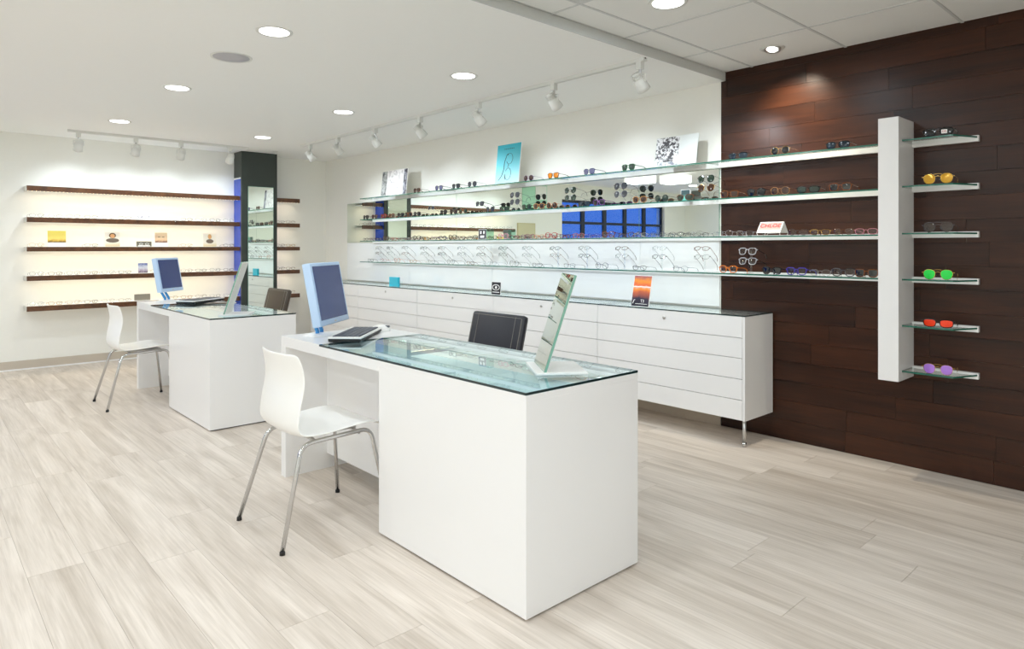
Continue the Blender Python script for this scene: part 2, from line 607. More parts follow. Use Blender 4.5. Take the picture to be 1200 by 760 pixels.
def track_head(loc, aim, label, power, group):
    """aim: unit-ish vector of the beam"""
    t = thing('track_spotlight', label, 'spotlight', loc, 0, group)
    a = Vector(aim).normalized()
    h = Vector((a.x, a.y, 0)).normalized()
    sidev = Vector((-h.y, h.x, 0))
    box_obj('adapter', -.018, .018, -.018, .018, -.045, 0, M['lamp_white'], t)
    MB().tube([(0, 0, -.045), (0, 0, -.075)], .009, M['steel'], 8).build('stem', t)
    piv = Vector((0, 0, -.125))
    q = a.to_track_quat('Z', 'Y').to_matrix().to_4x4()
    Mh = Matrix.Translation(piv) @ q
    mb = MB()
    for s in (-1, 1):
        e = sidev * (.043 * s)
        mb.tube([Vector((0, 0, -.077)) + sidev * (.006 * s), Vector((0, 0, -.08)) + e, piv + e], .0055, M['lamp_white'], 6)
    mb.build('yoke', t)
    MB().lathe([(0.0001, -.065), (.022, -.062), (.026, -.03), (.030, -.022), (.036, -.018), (.041, .03), (.043, .055), (.038, .055), (.036, .03)], M['lamp_white'], 18, Mh, caps=False).build('housing', t, True)
    mb = MB()
    for kk in range(3):
        mb.lathe([(.023, -.058 + .012 * kk), (.033, -.058 + .012 * kk), (.033, -.055 + .012 * kk), (.023, -.055 + .012 * kk), (.023, -.058 + .012 * kk)], M['lamp_white'], 16, Mh, caps=False)
    mb.build('cooling_fins', t)
    MB().lathe([(.037, .034), (.0001, .030)], M['lamp_spot'], 18, Mh).build('bulb', t)
    sp = bpy.data.lights.new('spot_beam', 'SPOT')
    sp.energy, sp.color, sp.spot_size, sp.spot_blend, sp.shadow_soft_size = power, C_NEUTRAL, math.radians(95), 0.9, 0.025
    so = link('spot_beam', sp, t, piv + a * .062, (0, 0, 0))
    so.rotation_mode = 'QUATERNION'
    so.rotation_quaternion = a.to_track_quat('-Z', 'Y')
    return t


TY = 3.345
t = thing('lighting_track', 'long white lighting track on the ceiling running along the mirror wall', 'light track', (0, 0, ZC))
for a, b in ((-7.21, -4.55), (-4.545, -2.46)):
    MB().box(a, b, TY - .018, TY - .006, -.022, 0, M['lamp_white']).box(a, b, TY + .006, TY + .018, -.022, 0, M['lamp_white']).box(a, b, TY - .006, TY + .006, -.006, 0, M['whitegap']).build('track_rail', t)
box_obj('joint', -4.56, -4.53, TY - .02, TY + .02, -.0235, -.0005, M['lamp_white'], t)
BX = (-2.50, -3.235, -4.055, -4.861, -5.613, -6.352, -6.99)
for i, x in enumerate(BX):
    lab = 'white track spotlight on the long track, ' + ('closest to the soffit' if i == 0 else '%s from the soffit end' % ORD[i] if i < 6 else 'last one towards the room corner')
    track_head((x, TY, ZC - .022), (0.12, .92, -1.0), lab, TRACK_B_W, 'spotlights on the long track')
TX = -7.80
t = thing('lighting_track', 'short white lighting track on the ceiling above the brown shelves', 'light track', (0, 0, ZC))
MB().box(TX - .018, TX - .006, 1.2, 2.97, -.022, 0, M['lamp_white']).box(TX + .006, TX + .018, 1.2, 2.97, -.022, 0, M['lamp_white']).box(TX - .006, TX + .006, 1.2, 2.97, -.006, 0, M['whitegap']).build('track_rail', t)
for i, y in enumerate((1.29, 1.80, 2.24, 2.76)):
    lab = 'white track spotlight above the brown shelves, ' + ('farthest from the dark column', 'second from the free end of its track', 'third from the free end of its track', 'right beside the dark column')[i]
    track_head((TX, y, ZC - .022), (-.85, 0, -1.0), lab, TRACK_A_W, 'spotlights on the short track')

# things behind the viewpoint that the wall mirror shows
for i, (x, y) in enumerate(((-6.4, -0.12), (-6.04, -0.55))):
    t = thing('pendant_lamp', 'lit white box pendant lamp seen in the mirror, ' + ('the nearer to the windows', 'the one deeper in the room')[i], 'pendant lamp', (x, y, ZC), 0, 'box pendants')
    MB().tube([(0, 0, 0), (0, 0, -.03)], .004, M['steel'], 6).build('cable', t)
    MB().chamfer_box(-.21, .21, -.14, .14, -.15, -.03, .015, M['pendant']).build('shade', t)
    rect_light('pendant_glow', (0, 0, -.155), .4, .26, PENDANT_W, C_NEUTRAL, t)
tag(box_obj('green_wall_board', XA, XA + .02, -.02, .57, 1.92, ZC - .005, M['green_panel']), 'pale green board high on the shelf wall, seen only in the mirror', 'board')
tag(box_obj('notice_sign', XA + .021, XA + .03, -.0, .27, 2.08, 2.32, M['paper']), 'blank white sign over the pale green board, seen only in the mirror', 'sign')

t = thing('framed_print', 'beige framed print of a dark plant beside the brown shelves, seen only in the mirror', 'picture', (XA, .48, 1.25))
MB().box(.001, .02, -.21, .21, 0, .41, M['wood_frame']).build('frame', t)
MB().box(.02, .022, -.195, .195, .015, .395, M['beige']).build('print', t)
mb = MB()
for k in range(9):
    a = math.radians(20 + 17.5 * k)
    mb.tube([(.0225, 0, .06), (.0225, .09 * math.cos(a), .06 + .10 * math.sin(a)), (.0225, .15 * math.cos(a), .06 + .13 * math.sin(a))], [.004, .012, .002], M['leaf'], 4)
mb.build('printed_plant', t)

# ------------------------------------------------------------------ left wall: column and brown shelves
CY0, CY1, CX = 3.013, 3.45, -8.13
c = thing('mirror_column', 'dark green-grey column with a tall mirror and blue sides between the brown shelves', 'column', (0, 0, 0))
MB().box(CX - .03, CX, CY0, CY1, 0, ZC - .002, M['column']).build('front_panel', c)
MB().box(XA, CX - .03, CY0, CY1, 2.09, ZC - .002, M['column']).build('head_box', c)
box_obj('head_trim', XA, CX - .03, CY0 + .004, CY1 - .004, 2.07, 2.09, M['white'], c)
box_obj('side_panel', XA, CX - .03, CY0, CY0 + .012, 0, 2.07, M['blue'], c)['label'] = 'glossy blue side panel'
box_obj('side_panel', XA, CX - .03, CY1 - .012, CY1, 0, 2.07, M['blue'], c)['label'] = 'glossy blue side panel'
mf = box_obj('mirror_frame', CX, CX + .006, 3.086, 3.402, .30, 1.985, M['mirroredge'], c)
box_obj('mirror_glass', CX + .006, CX + .008, 3.09, 3.398, .305, 1.98, M['mirror'], mf)

XF = -8.18
SH_A = [(1.863, 1.812), (1.547, 1.497), (1.249, 1.203), (0.957, 0.908), (0.653, 0.602)]
names_a = ['top', 'second', 'third', 'fourth', 'lowest']
for i, (zt, zb) in enumerate(SH_A):
    t = thing('wall_shelf', '%s of the long dark brown display shelves on the lit wall' % names_a[i], 'shelf', (0, 0, 0), 0, 'brown shelves on the lit wall')
    for a, b, nm in ((0.91, CY0, 0), (CY1, 3.772, 1)):
        s = MB().box(XF - .018, XF, a + (.004 if nm == 0 else 0), b, zb, zt, M['shelfwood']).build('fascia', t)
        s2 = MB().box(XA, XF - .018, a + .004, b, zt - .012, zt, M['white']).box(XA, XF - .03, a + .004, b, zb + .012, zb + .02, M['white']).build('shelf_board', t)
        if nm == 0:
            box_obj('end_cap', XA, XF - .002, a, a + .004, zb, zt, M['alu'], t)
        if i < 4:
            n = int((b - a) / .033)
            mb = MB()
            for q in range(n):
                yq = a + .02 + q * (b - a - .04) / max(1, n - 1)
                mb.box(XF - .045, XF - .034, yq - .004, yq + .004, zb + (.001 if i == 0 else .008), zb + (.0045 if i == 0 else .0115), M['led'])
            st = mb.build('led_strip', t)
            st['kind'] = 'stuff'
            rect_light('shelf_glow', (XF - .075, (a + b) / 2, zb + .0115), .03, b - a - .06, SHELF_LED_W * (b - a), C_WARM, t, (0, 0, 0))

# ------------------------------------------------------------------ back wall: mirror, glass shelves, pillar
mw = thing('wall_mirror', 'long frameless mirror in four sheets on the back wall between the glass shelves', 'mirror', (0, 0, 0))
for a, b in ((-7.775, -7.122), (-7.122, -5.481), (-5.481, -3.166), (-3.166, -2.477)):
    mb = MB().box(a + .001, b - .001, YB - .010, YB - .0005, 1.303, 1.797, M['mirror'], side=M['mirroredge'])
    o = MB()
    o.box(a + .001, b - .001, YB - .009, YB - .0005, 1.303, 1.797, M['mirroredge'])
    pane = o.build('pane', mw)
    box_obj('silvered_face', a + .002, b - .002, YB - .0105, YB - .0092, 1.304, 1.796, M['mirror'], pane)

GZ = [1.827, 1.575, 1.320, 1.075]
GF = 4.04
PX0, PX1, PY = -1.365, -1.262, 3.986
gnames = ['top', 'second', 'third', 'lowest']
for i, z in enumerate(GZ):
    t = thing('glass_shelf', '%s long clear glass shelf with a white rail on the back wall' % gnames[i], 'shelf', (0, 0, 0), 0, 'long glass shelves')
    for a, b in ((-7.13, -5.481), (-5.481, -3.9), (-3.9, -2.474), (-2.474, PX0)):
        MB().box(a + .001, b - .001, GF, YB - .021, z - .009, z, M['glass'], side=M['glassedge']).build('glass_plate', t)
    box_obj('rail', -7.13, -2.474, YB - .024, YB - .0112, z - .026, z + .004, M['rail'], t)
    box_obj('rail', -2.474, PX0, YB - .028, YB - .0005, z - .026, z + .006, M['rail'], t)
c = thing('white_pillar', 'tall white boxed pillar fixed to the walnut wall between glass shelves', 'pillar', (0, 0, 0))
MB().chamfer_box(PX0, PX1, PY, YB - .0005, .517, 1.957, .0015, M['white']).build('body', c)
RZ = [1.836, 1.583, 1.326, 1.075, .822, .573]
rn = ['top', 'second', 'third', 'fourth', 'fifth', 'lowest']
for i, z in enumerate(RZ):
    t = thing('short_glass_shelf', '%s of the short glass shelves to the side of the white pillar' % rn[i], 'shelf', (0, 0, 0), 0, 'short glass shelves')
    MB().add([(PX1, GF, z - .009), (-1.02, GF, z - .009), (-.95, YB - .021, z - .009), (PX1, YB - .021, z - .009),
              (PX1, GF, z), (-1.02, GF, z), (-.95, YB - .021, z), (PX1, YB - .021, z)],
             [(0, 1, 2, 3), (4, 5, 6, 7)], M['glass']).add(
        [(PX1, GF, z - .009), (-1.02, GF, z - .009), (-.95, YB - .021, z - .009), (PX1, YB - .021, z - .009),
         (PX1, GF, z), (-1.02, GF, z), (-.95, YB - .021, z), (PX1, YB - .021, z)],
        [(0, 1, 5, 4), (1, 2, 6, 5), (2, 3, 7, 6), (3, 0, 4, 7)], M['glassedge']).build('glass_plate', t)
    box_obj('rail', PX1, -.948, YB - .028, YB - .0005, z - .026, z + .006, M['rail'], t)

# ------------------------------------------------------------------ drawer counter
CFY = 3.86
cxs = [-8.059, -6.864, -5.661, -4.478, -3.279, -2.087]
rows = [.814, .681, .554, .424, .293, .165]
cn = ['at the room corner end', 'second from the room corner', 'in the middle of the row', 'second from the walnut wall end', 'at the walnut wall end']
for i in range(5):
    a, b = cxs[i], cxs[i + 1]
    t = thing('drawer_cabinet', 'white five-drawer cabinet under the glass counter, %s' % cn[i], 'cabinet', (0, 0, 0), 0, 'white drawer cabinets')
    MB().box(a, b - .0005, CFY + .019, YB - .013, .165, .812, M['white']).build('body', t)
    if i == 4:
        box_obj('side_panel', b - .016, b, CFY, YB - .013, .165, .814, M['white'], t)
    for r in range(5):
        dr = MB().chamfer_box(a + .0025, b - (.0195 if i == 4 else .0025), CFY, CFY + .018, rows[r + 1] + .002, rows[r] - .002, .0012, M['white']).build('drawer', t)
        if r == 0:
            MB().lathe([(.011, 0), (.011, .004), (.008, .006), (.0001, .006)], M['steel'], 16,
                       Matrix.Translation(((a + b) / 2, CFY, .765)) @ Matrix.Rotation(math.pi / 2, 4, 'X')).build('lock', dr, True)
    mb = MB().tube([(b - .02, CFY + .03, .03), (b - .02, CFY + .03, .165)], .012, M['steel'], 14).tube([(b - .02, CFY + .03, 0), (b - .02, CFY + .03, .028)], .0135, M['chrome'], 14)
    mb.build('leg', t, True)
t = thing('counter_top', 'thin clear glass top running along all the white drawer cabinets', 'counter top', (0, 0, 0))
for a, b in ((cxs[0], -5.661), (-5.661, -3.279), (-3.279, -2.0855)):
    MB().box(a + .0005, b - .0005, CFY - .002, YB - .013, .814, .822, M['desk_glass'], side=M['deskedge']).build('glass_plate', t)


# ------------------------------------------------------------------ desks
def desk(X0, X1, ped, label):
    """white desk: end panel, modesty panel and top on one side, boxed display pedestal with a glass top on the other"""
    Y0, Y1, ZT_ = 1.532, 2.14, .764
    XP = X1 - ped
    XG = X0 + .45
    t = thing('display_desk', label, 'desk', (0, 0, 0), 0, 'white display desks')
    w = M['white']
    MB().chamfer_box(X0, X0 + .055, Y0, Y1, 0.0, .708, .0012, w).build('end_panel', t)
    MB().chamfer_box(X0, XG, Y0, Y1, .708, ZT_, .0012, w).build('top_slab', t)
    box_obj('top_slab', XG, XP, Y0, Y1, .708, .732, w, t)
    box_obj('modesty_panel', X0 + .055, XP, 1.775, 1.795, .085, .708, w, t)
    MB().chamfer_box(XP, X1, Y0, Y1, .008, .732, .0012, w).build('pedestal', t)
    box_obj('shadow_plinth', XP + .012, X1 - .012, Y0 + .012, Y1 - .012, 0, .008, M['whitegap'], t)  # dark strip painting in the thin shadow line at the floor
    rim = MB()
    rim.box(XG, X1, Y0, Y0 + .016, .732, .7545, w).box(XG, X1, Y1 - .016, Y1, .732, .7545, w)
    rim.box(X1 - .016, X1, Y0 + .016, Y1 - .016, .732, .7545, w)
    rim.build('tray_rim', t)
    box_obj('tray_floor', XG, X1 - .016, Y0 + .016, 1.865, .732, .735, M['tray_teal'], t)['label'] = 'teal tinted tray floor'
    box_obj('tray_floor', XG, X1 - .016, 1.865, Y1 - .016, .732, .738, w, t)
    gv = [(x, y_, z) for z in (.7547, ZT_) for y_ in (Y0 - .0005, Y1) for x in (XG + .0005, X1)]
    MB().add(gv, [(0, 2, 3, 1)], M['under_glass']).add(gv, [(4, 5, 7, 6)], M['desk_glass']).add(gv, [(0, 1, 5, 4), (1, 3, 7, 5), (3, 2, 6, 7), (2, 0, 4, 6)], M['deskedge']).build('glass_top', t)
    return t


D1 = (-3.555, -1.61, .93)
D2 = (-6.61, -4.708, .93)
desk(*D1, 'white desk with glass display top nearest the viewer')
desk(*D2, 'white desk with glass display top beside the brown shelf wall')


# ------------------------------------------------------------------ chairs
def white_chair(loc, label):
    t = thing('shell_chair', label, 'chair', loc, 0, 'white shell chairs')
    prof = [(.235, .428), (.222, .443), (.19, .451), (.12, .449), (.04, .440), (-.05, .432), (-.12, .432), (-.170, .446), (-.197, .48), (-.203, .53), (-.193, .59), (-.178, .65), (-.178, .71), (-.192, .765), (-.203, .795)]
    wid = [.185, .198, .207, .212, .212, .210, .208, .206, .205, .205, .206, .207, .206, .202, .185]
    nu = 8
    vs, fs = [], []
    for i, ((py, pz), w) in enumerate(zip(prof, wid)):
        back = min(1, max(0, (i - 6) / 3))
        for j in range(nu + 1):
            s = -1 + 2 * j / nu
            vs.append((s * w, py + back * .035 * s * s, pz + (1 - back) * .016 * abs(s) ** 3 * (1 if i > 2 else .5)))
    for i in range(len(prof) - 1):
        for j in range(nu):
            a = i * (nu + 1) + j
            fs.append((a, a + 1, a + nu + 2, a + nu + 1))
    o = MB().add(vs, fs, M['plastic_white']).build('seat_shell', t, True)
    so = o.modifiers.new('thickness', 'SOLIDIFY')
    so.thickness, so.offset = .009, 0
    sb = o.modifiers.new('smooth', 'SUBSURF')
    sb.levels = sb.render_levels = 2
    for s in (-1, 1):
        pts = []
        A, B, C_, D_ = Vector((s * .235, -.255, .012)), Vector((s * .175, -.145, .412)), Vector((s * .175, .185, .424)), Vector((s * .25, .245, .012))

        def rnd(P0, P1, P2, r, n=6):
            d0, d1 = (P0 - P1).normalized(), (P2 - P1).normalized()
            q0, q1 = P1 + d0 * r, P1 + d1 * r
            return [q0 * (1 - u) ** 2 + P1 * 2 * u * (1 - u) + q1 * u * u for u in [k / n for k in range(n + 1)]]
        pts = [A] + rnd(A, B, C_, .05) + rnd(B, C_, D_, .05) + [D_]
        lg = MB().tube(pts, .0095, M['chrome'], 10).build('leg_frame', t, True)
        for P in (A, D_):
            MB().lathe([(.0112, 0), (.0112, .012), (.0095, .016)], M['black'], 12, Matrix.Translation((P.x, P.y, 0))).build('foot_cap', lg, True)
    for yy in (-.08, .13):
        MB().tube([(-.172, yy, .414), (-.10, yy, .418), (.10, yy, .418), (.172, yy, .414)], .008, M['steel'], 8).build('cross_bar', t, True)
    MB().chamfer_box(-.11, .11, -.1, .15, .418, .430, .004, M['steel']).build('seat_plate', t)
    return t


white_chair((-2.865, 1.393, 0), 'white moulded chair with chrome legs at the nearer desk')
white_chair((-6.035, 1.400, 0), 'white moulded chair with chrome legs at the desk near the brown shelves')


def task_chair(loc, label, leather):
    """armless swivel chair facing -Y, padded back with two stitched seams"""
    t = thing('task_chair', label, 'chair', loc, 0, 'black swivel chairs')
    L = M[leather]
    MB().chamfer_box(-.23, .23, -.23, .22, .43, .49, .028, L).build('seat', t, True)
    Mb = Matrix.Translation((0, .21, .50)) @ Matrix.Rotation(math.radians(-14), 4, 'X')
    bk = MB().chamfer_box(-.232, .232, -.022, .022, .03, .365, .021, L, Mb).build('backrest', t, True)
    mb = MB()
    for s in (-1, 1):
        mb.tube([Mb @ Vector((s * .165, -.0225, .05 + .3 * u / 6)) for u in range(7)], .0016, M['stitch'], 4)
        mb.tube([Mb @ Vector((s * .216, -.0215, .06 + .285 * u / 6)) for u in range(7)], .0016, M['stitch'], 4)
    mb.tube([Mb @ Vector((-.21 + .42 * u / 6, -.0215, .346)) for u in range(7)], .0016, M['stitch'], 4)
    st = mb.build('stitching', bk)
    MB().tube([(0, .05, .43), (0, .18, .43), (0, .232, .46), (0, .27, .60)], .016, M['black'], 8).build('back_bracket', t, True)
    MB().tube([(0, 0, .10), (0, 0, .26)], .026, M['black'], 12).tube([(0, 0, .26), (0, 0, .43)], .016, M['chrome'], 12).build('gas_column', t, True)
    for k in range(5):
        a = 2 * math.pi * (k + .25) / 5
        ex, ey = math.cos(a) * .27, math.sin(a) * .27
        MB().tube([(0, 0, .11), (ex * .55, ey * .55, .095), (ex, ey, .075)], [.026, .02, .014], M['black'], 8).build('base_arm', t, True)
        mb = MB().tube([(ex, ey, .045), (ex, ey, .075)], .006, M['steel'], 6)
        px, py = -math.sin(a), math.cos(a)
        for s in (-1, 1):
            mb.tube([(ex + px * s * .006, ey + py * s * .006, .0275), (ex + px * s * .024, ey + py * s * .024, .0275)], .0275, M['black'], 14)
        mb.build('caster', t)
    return t


task_chair((-2.985, 2.33, 0), 'charcoal leather swivel chair behind the nearer desk', 'leather')
task_chair((-6.125, 2.33, 0), 'warm-lit charcoal leather swivel chair behind the desk near the brown shelves', 'leather_warmlit')


# ------------------------------------------------------------------ desk equipment
def monitor(bx, by, bz, yaw, w, h, base_xy, label):
    """flat monitor whose front face has its bottom centre at (bx,by,bz); yaw = direction the screen faces"""
    t = thing('computer_monitor', label, 'monitor', (bx, by, .7645), 0, 'desk monitors')
    tilt = math.radians(10.4)
    n = Vector((math.cos(yaw), math.sin(yaw), 0))
    lf = Vector((n.y, -n.x, 0))
    up = Vector((0, 0, 1)) * math.cos(tilt) - n * math.sin(tilt)
    nf = lf.cross(up)
    if nf.dot(n) < 0:
        nf = -nf
    Mx = Matrix.Translation((0, 0, bz - .7645)) @ Matrix([list(r) for r in zip(*[(*lf, 0), (*nf, 0), (*up, 0), (0, 0, 0, 1)])])
    # local axes: x = viewer's left, y = towards viewer, z = up
    MB().chamfer_box(-w / 2, w / 2, -.045, 0, 0, h, .006, M['bezel'], Mx).build('shell', t, True)
    MB().chamfer_box(-w * .33, w * .33, -.075, -.045, h * .15, h * .8, .01, M['bezel'], Mx).build('back_cover', t)
    MB().box(-w / 2 + .018, w / 2 - .018, -.002, .0012, .03, h - .018, M['screen'], Mx).build('screen', t)
    MB().box(-.012, .012, -.004, .001, .010, .016, M['steel'], Mx).build('power_button', t)
    p0 = Mx @ Vector((0, -.055, h * .25))
    b0 = Vector((base_xy[0] - bx, base_xy[1] - by, .012))
    mb = MB()
    for s in (-1, 1):
        o = lf * (.028 * s)
        mb.tube([b0 + o, b0 + o + Vector((0, 0, .015)), (b0 + p0) * .5 + o - n * .03, p0 + o], .011, M['bluearm'], 8)
    mb.build('stand_arm', t, True)
    MB().lathe([(.0001, 0), (.085, 0), (.085, .006), (.05, .014), (.0001, .016)], M['plastic_white'], 28, Matrix.Translation((b0.x, b0.y, .0))).build('stand_base', t, True)
    return t


monitor(-3.228, 1.688, .849, math.radians(40), .38, .325, (-3.42, 1.69), 'pale blue framed monitor on the nearer desk')
monitor(-6.41, 1.775, .858, math.radians(44.2), .34, .30, (-6.47, 1.74), 'pale blue framed monitor on the desk near the brown shelves')


def keyboard(x, y, z, ang, label):
    t = thing('keyboard', label, 'keyboard', (x, y, z), ang, 'keyboards')
    # local x = length, y = depth
    MB().chamfer_box(-.215, .215, -.085, .085, .004, .026, .006, M['black']).build('body', t)
    mb = MB()
    mb.chamfer_box(-.215, .215, -.088, -.074, .020, .0305, .004, M['plastic_white']).chamfer_box(-.215, .215, .074, .088, .020, .0305, .004, M['plastic_white'])
    mb.chamfer_box(-.218, -.206, -.088, .088, .020, .0305, .004, M['plastic_white']).chamfer_box(.206, .218, -.088, .088, .020, .0305, .004, M['plastic_white'])
    mb.build('rim', t)
    kb = MB()
    for r in range(5):
        nk = 17
        for q in range(nk):
            if r == 0 and 4 <= q <= 9:
                continue
            x0 = -.200 + q * .0236
            kb.box(x0, x0 + .0196, -.068 + r * .0275, -.068 + r * .0275 + .0225, .026, .033, M['key'])
        if r == 0:
            kb.box(-.200 + 4 * .0236, -.200 + 10 * .0236 - .004, -.068, -.0455, .026, .033, M['key'])
    ko = kb.build('keys', t)
    ko['kind'] = 'stuff'
    mb = MB()
    for s in (-1, 1):
        mb.box(s * .18 - .01, s * .18 + .01, .06, .07, 0, .006, M['black'])
        mb.box(s * .18 - .01, s * .18 + .01, -.07, -.06, 0, .006, M['black'])
    mb.build('rubber_feet', t)
    return t


keyboard(-3.215, 1.80, .7643, math.radians(135), 'black keyboard with white rim on the nearer desk')
keyboard(-6.16, 1.93, .7643, math.radians(128), 'black keyboard with white rim on the desk near the brown shelves')


def mouse(x, y, ang, label):
    t = thing('computer_mouse', label, 'mouse', (x, y, .7643), ang, 'computer mice')
    vs, fs = [], []
    n, mr = 14, 5
    MB().lathe([(.030, 0), (.033, .008), (.031, .02), (.022, .031), (.008, .036), (.0001, .0365)], M['plastic_white'], 18, Matrix.Scale(1.75, 4, (1, 0, 0))).build('shell', t, True)
    MB().chamfer_box(.008, .05, -.012, .012, .018, .0325, .004, M['key']).build('scroll_strip', t)
    return t


mouse(-3.36, 2.04, math.radians(40), 'white and grey mouse by the keyboard on the nearer desk')


def leaning_mirror(bx, by, yaw, tilt, w, h, label):
    t = thing('desk_mirror', label, 'mirror', (bx, by, .7643), 0, 'leaning desk mirrors')
    n = Vector((math.cos(yaw), math.sin(yaw), 0))
    lf = Vector((n.y, -n.x, 0))
    up = Vector((0, 0, 1)) * math.cos(tilt) - n * math.sin(tilt)
    nf = lf.cross(up)
    if nf.dot(n) < 0:
        nf = -nf
    Mx = Matrix.Translation((0, 0, .009)) @ Matrix([list(r) for r in zip(*[(*lf, 0), (*nf, 0), (*up, 0), (0, 0, 0, 1)])])
    sheet = MB().box(-w / 2, w / 2, -.010, -.001, 0.002, h, M['mirroredge'], Mx).box(-w / 2 + .001, w / 2 - .001, -.012, -.010, 0.003, h - .001, M['lamp_white'], Mx).build('backing_sheet', t)
    MB().box(-w / 2 + .002, w / 2 - .002, -.001, 0, 0.004, h - .002, M['mirror'], Mx).build('mirror_face', sheet)
    Mb = Matrix([list(r) for r in zip(*[(*lf, 0), (*n, 0), (0, 0, 1, 0), (0, 0, 0, 1)])])
    MB().chamfer_box(-w / 2 - .01, w / 2 + .01, -.17, .03, 0, .009, .002, M['plastic_white'], Mb).build('base_plate', t)
    return t


leaning_mirror(-1.885, 1.862, math.radians(-125), .311, .235, .388, 'tall leaning mirror on the glass of the nearer desk')
leaning_mirror(-4.935, 1.722, math.radians(-122), .311, .215, .388, 'tall leaning mirror seen edge-on on the desk near the brown shelves')
# leaflets beside the keyboard of the rear desk
for i, (dx, dy, a) in enumerate(((0.10, .10, .5), (.16, .06, .9))):
    tag(MB().box(-.10, .10, -.07, .07, 0, .004, (M['paper'], M['leather_warmlit'])[i], Matrix.Rotation(a, 4, 'Z')).build('leaflet'),
        ('white leaflet on the desk near the brown shelves, under a dark one', 'dark leaflet on top of a white one on the desk near the brown shelves')[i], 'leaflet').location = (-6.05 + dx, 1.93 + dy, .7645 + .0042 * i)

# ------------------------------------------------------------------ eyewear
STY = {  # half width, half height, superellipse power, bridge half gap, rim radius, taper (lower corners in), rimless top factor
    'rect': (.0255, .0155, 3.2, .0085, .0017, .10),
    'wire': (.0255, .0185, 2.5, .0090, .0010, .10),
    'wayfarer': (.0275, .0215, 3.4, .0075, .0030, .22),
    'aviator': (.0295, .0255, 2.3, .0085, .0012, .22),
    'round': (.0250, .0240, 2.0, .0095, .0014, 0.0),
    'wrap': (.0310, .0190, 3.0, .0060, .0026, .18),
    'cat': (.0285, .0225, 2.7, .0080, .0032, .20),
}
NSEG = 14


def outline(st):
    a, b, p, g, r, tp = STY[st]
    out = []
    for k in range(NSEG):
        th = 2 * math.pi * k / NSEG
        c, s = math.cos(th), math.sin(th)
        x = a * math.copysign(abs(c) ** (2 / p), c)
        z = b * math.copysign(abs(s) ** (2 / p), s)
        x *= 1 - tp * (0.5 - 0.5 * z / b)
        out.append((x, z))
    return out


def glasses_meshes(st, fm, lm, tm, cache={}):
    key = (st, fm.name, lm.name, tm.name)
    if key in cache:
        return cache[key]
    a, b, p, g, r, tp = STY[st]
    zc = b + r
    ol = outline(st)
    wrap = .006 if st != 'wrap' else .014

    def yb(x):
        return wrap * (abs(x) / (2 * a + g)) ** 2
    def frame(mb):
        for s in (-1, 1):
            mb.tube([(s * (a + g) + x, yb(s * (a + g) + x), zc + z) for x, z in ol], r, fm, 4, closed=True)
        zb = zc + b * .45
        mb.tube([(-g - .002, 0, zb - .001), (0, -.001, zb + .003), (g + .002, 0, zb - .001)], max(r, .0013), fm, 4)
        if st == 'aviator':
            mb.tube([(-g - .008, 0, zc + b * .93), (0, -.001, zc + b), (g + .008, 0, zc + b * .93)], .0011, fm, 4)
        for s in (-1, 1):
            xo = s * (2 * a + g)
            mb.box(min(xo - s * .001, xo + s * .005), max(xo - s * .001, xo + s * .005), yb(xo) - .001, yb(xo) + .006, zc + b * .35, zc + b * .35 + max(.003, 2.2 * r), fm)
            mb.box(min(s * g * .75, s * g * .95), max(s * g * .75, s * g * .95), .001, .006, zc - b * .25, zc + b * .1, M['acrylic'])
    def lens(mb, s):
        cx = s * (a + g)
        pts = [(cx + x * .97, zc + z * .97) for x, z in ol]
        fv = [(x, yb(x) - .0008, z) for x, z in pts] + [(cx, yb(cx) - .0035, zc)]
        bv = [(x, yb(x) + .0008, z) for x, z in pts] + [(cx, yb(cx) - .0019, zc)]
        n = NSEG
        fs = [(k, (k + 1) % n, n) for k in range(n)]
        mb.add(fv, fs, lm)
        mb.add(bv, [(q[1], q[0], q[2]) for q in fs], lm)
        mb.add(fv[:n] + bv[:n], [(k, (k + 1) % n, n + (k + 1) % n, n + k) for k in range(n)], lm)
    def temple(mb, s):
        W = s * (2 * a + g + .004)
        zt = zc + b * .35 + .002
        rt = max(.0012, r * .85)
        mb.tube([(W, .006 + wrap, zt), (W, .06, zt - .002), (W - s * .001, .105, zt - .006), (W - s * .004, .128, zt * .55), (W - s * .008, .143, rt)], [rt, rt, rt, rt * 1.2, rt * 1.2], tm, 4)
    mf = MB(); frame(mf)
    ml = MB(); lens(ml, -1)
    mr = MB(); lens(mr, 1)
    tl = MB(); temple(tl, -1)
    tr = MB(); temple(tr, 1)
    one = MB(); frame(one); lens(one, -1); lens(one, 1); temple(one, -1); temple(one, 1)
    res = (mf.mesh('frame'), ml.mesh('lens', True), mr.mesh('lens', True), tl.mesh('temple'), tr.mesh('temple'), one.mesh('eyeglasses'))
    cache[key] = res
    return res


def eyewear(name, st, fm, lm, loc, rz, label, group, cat, tm=None, full=True, pitch=0.0, sc=1.0):
    ms = glasses_meshes(st, fm, lm, tm or fm)
    if full:
        t = link(name, None, None, loc, (pitch, 0, rz))
        t.empty_display_size = .05
        for nm, me in zip(('frame', 'lens', 'lens', 'temple', 'temple'), ms[:5]):
            link(nm, me, t)
    else:
        t = link(name, ms[5], None, loc, (pitch, 0, rz))
    t.scale = (sc, sc, sc)
    tag(t, label, cat, group)
    return t


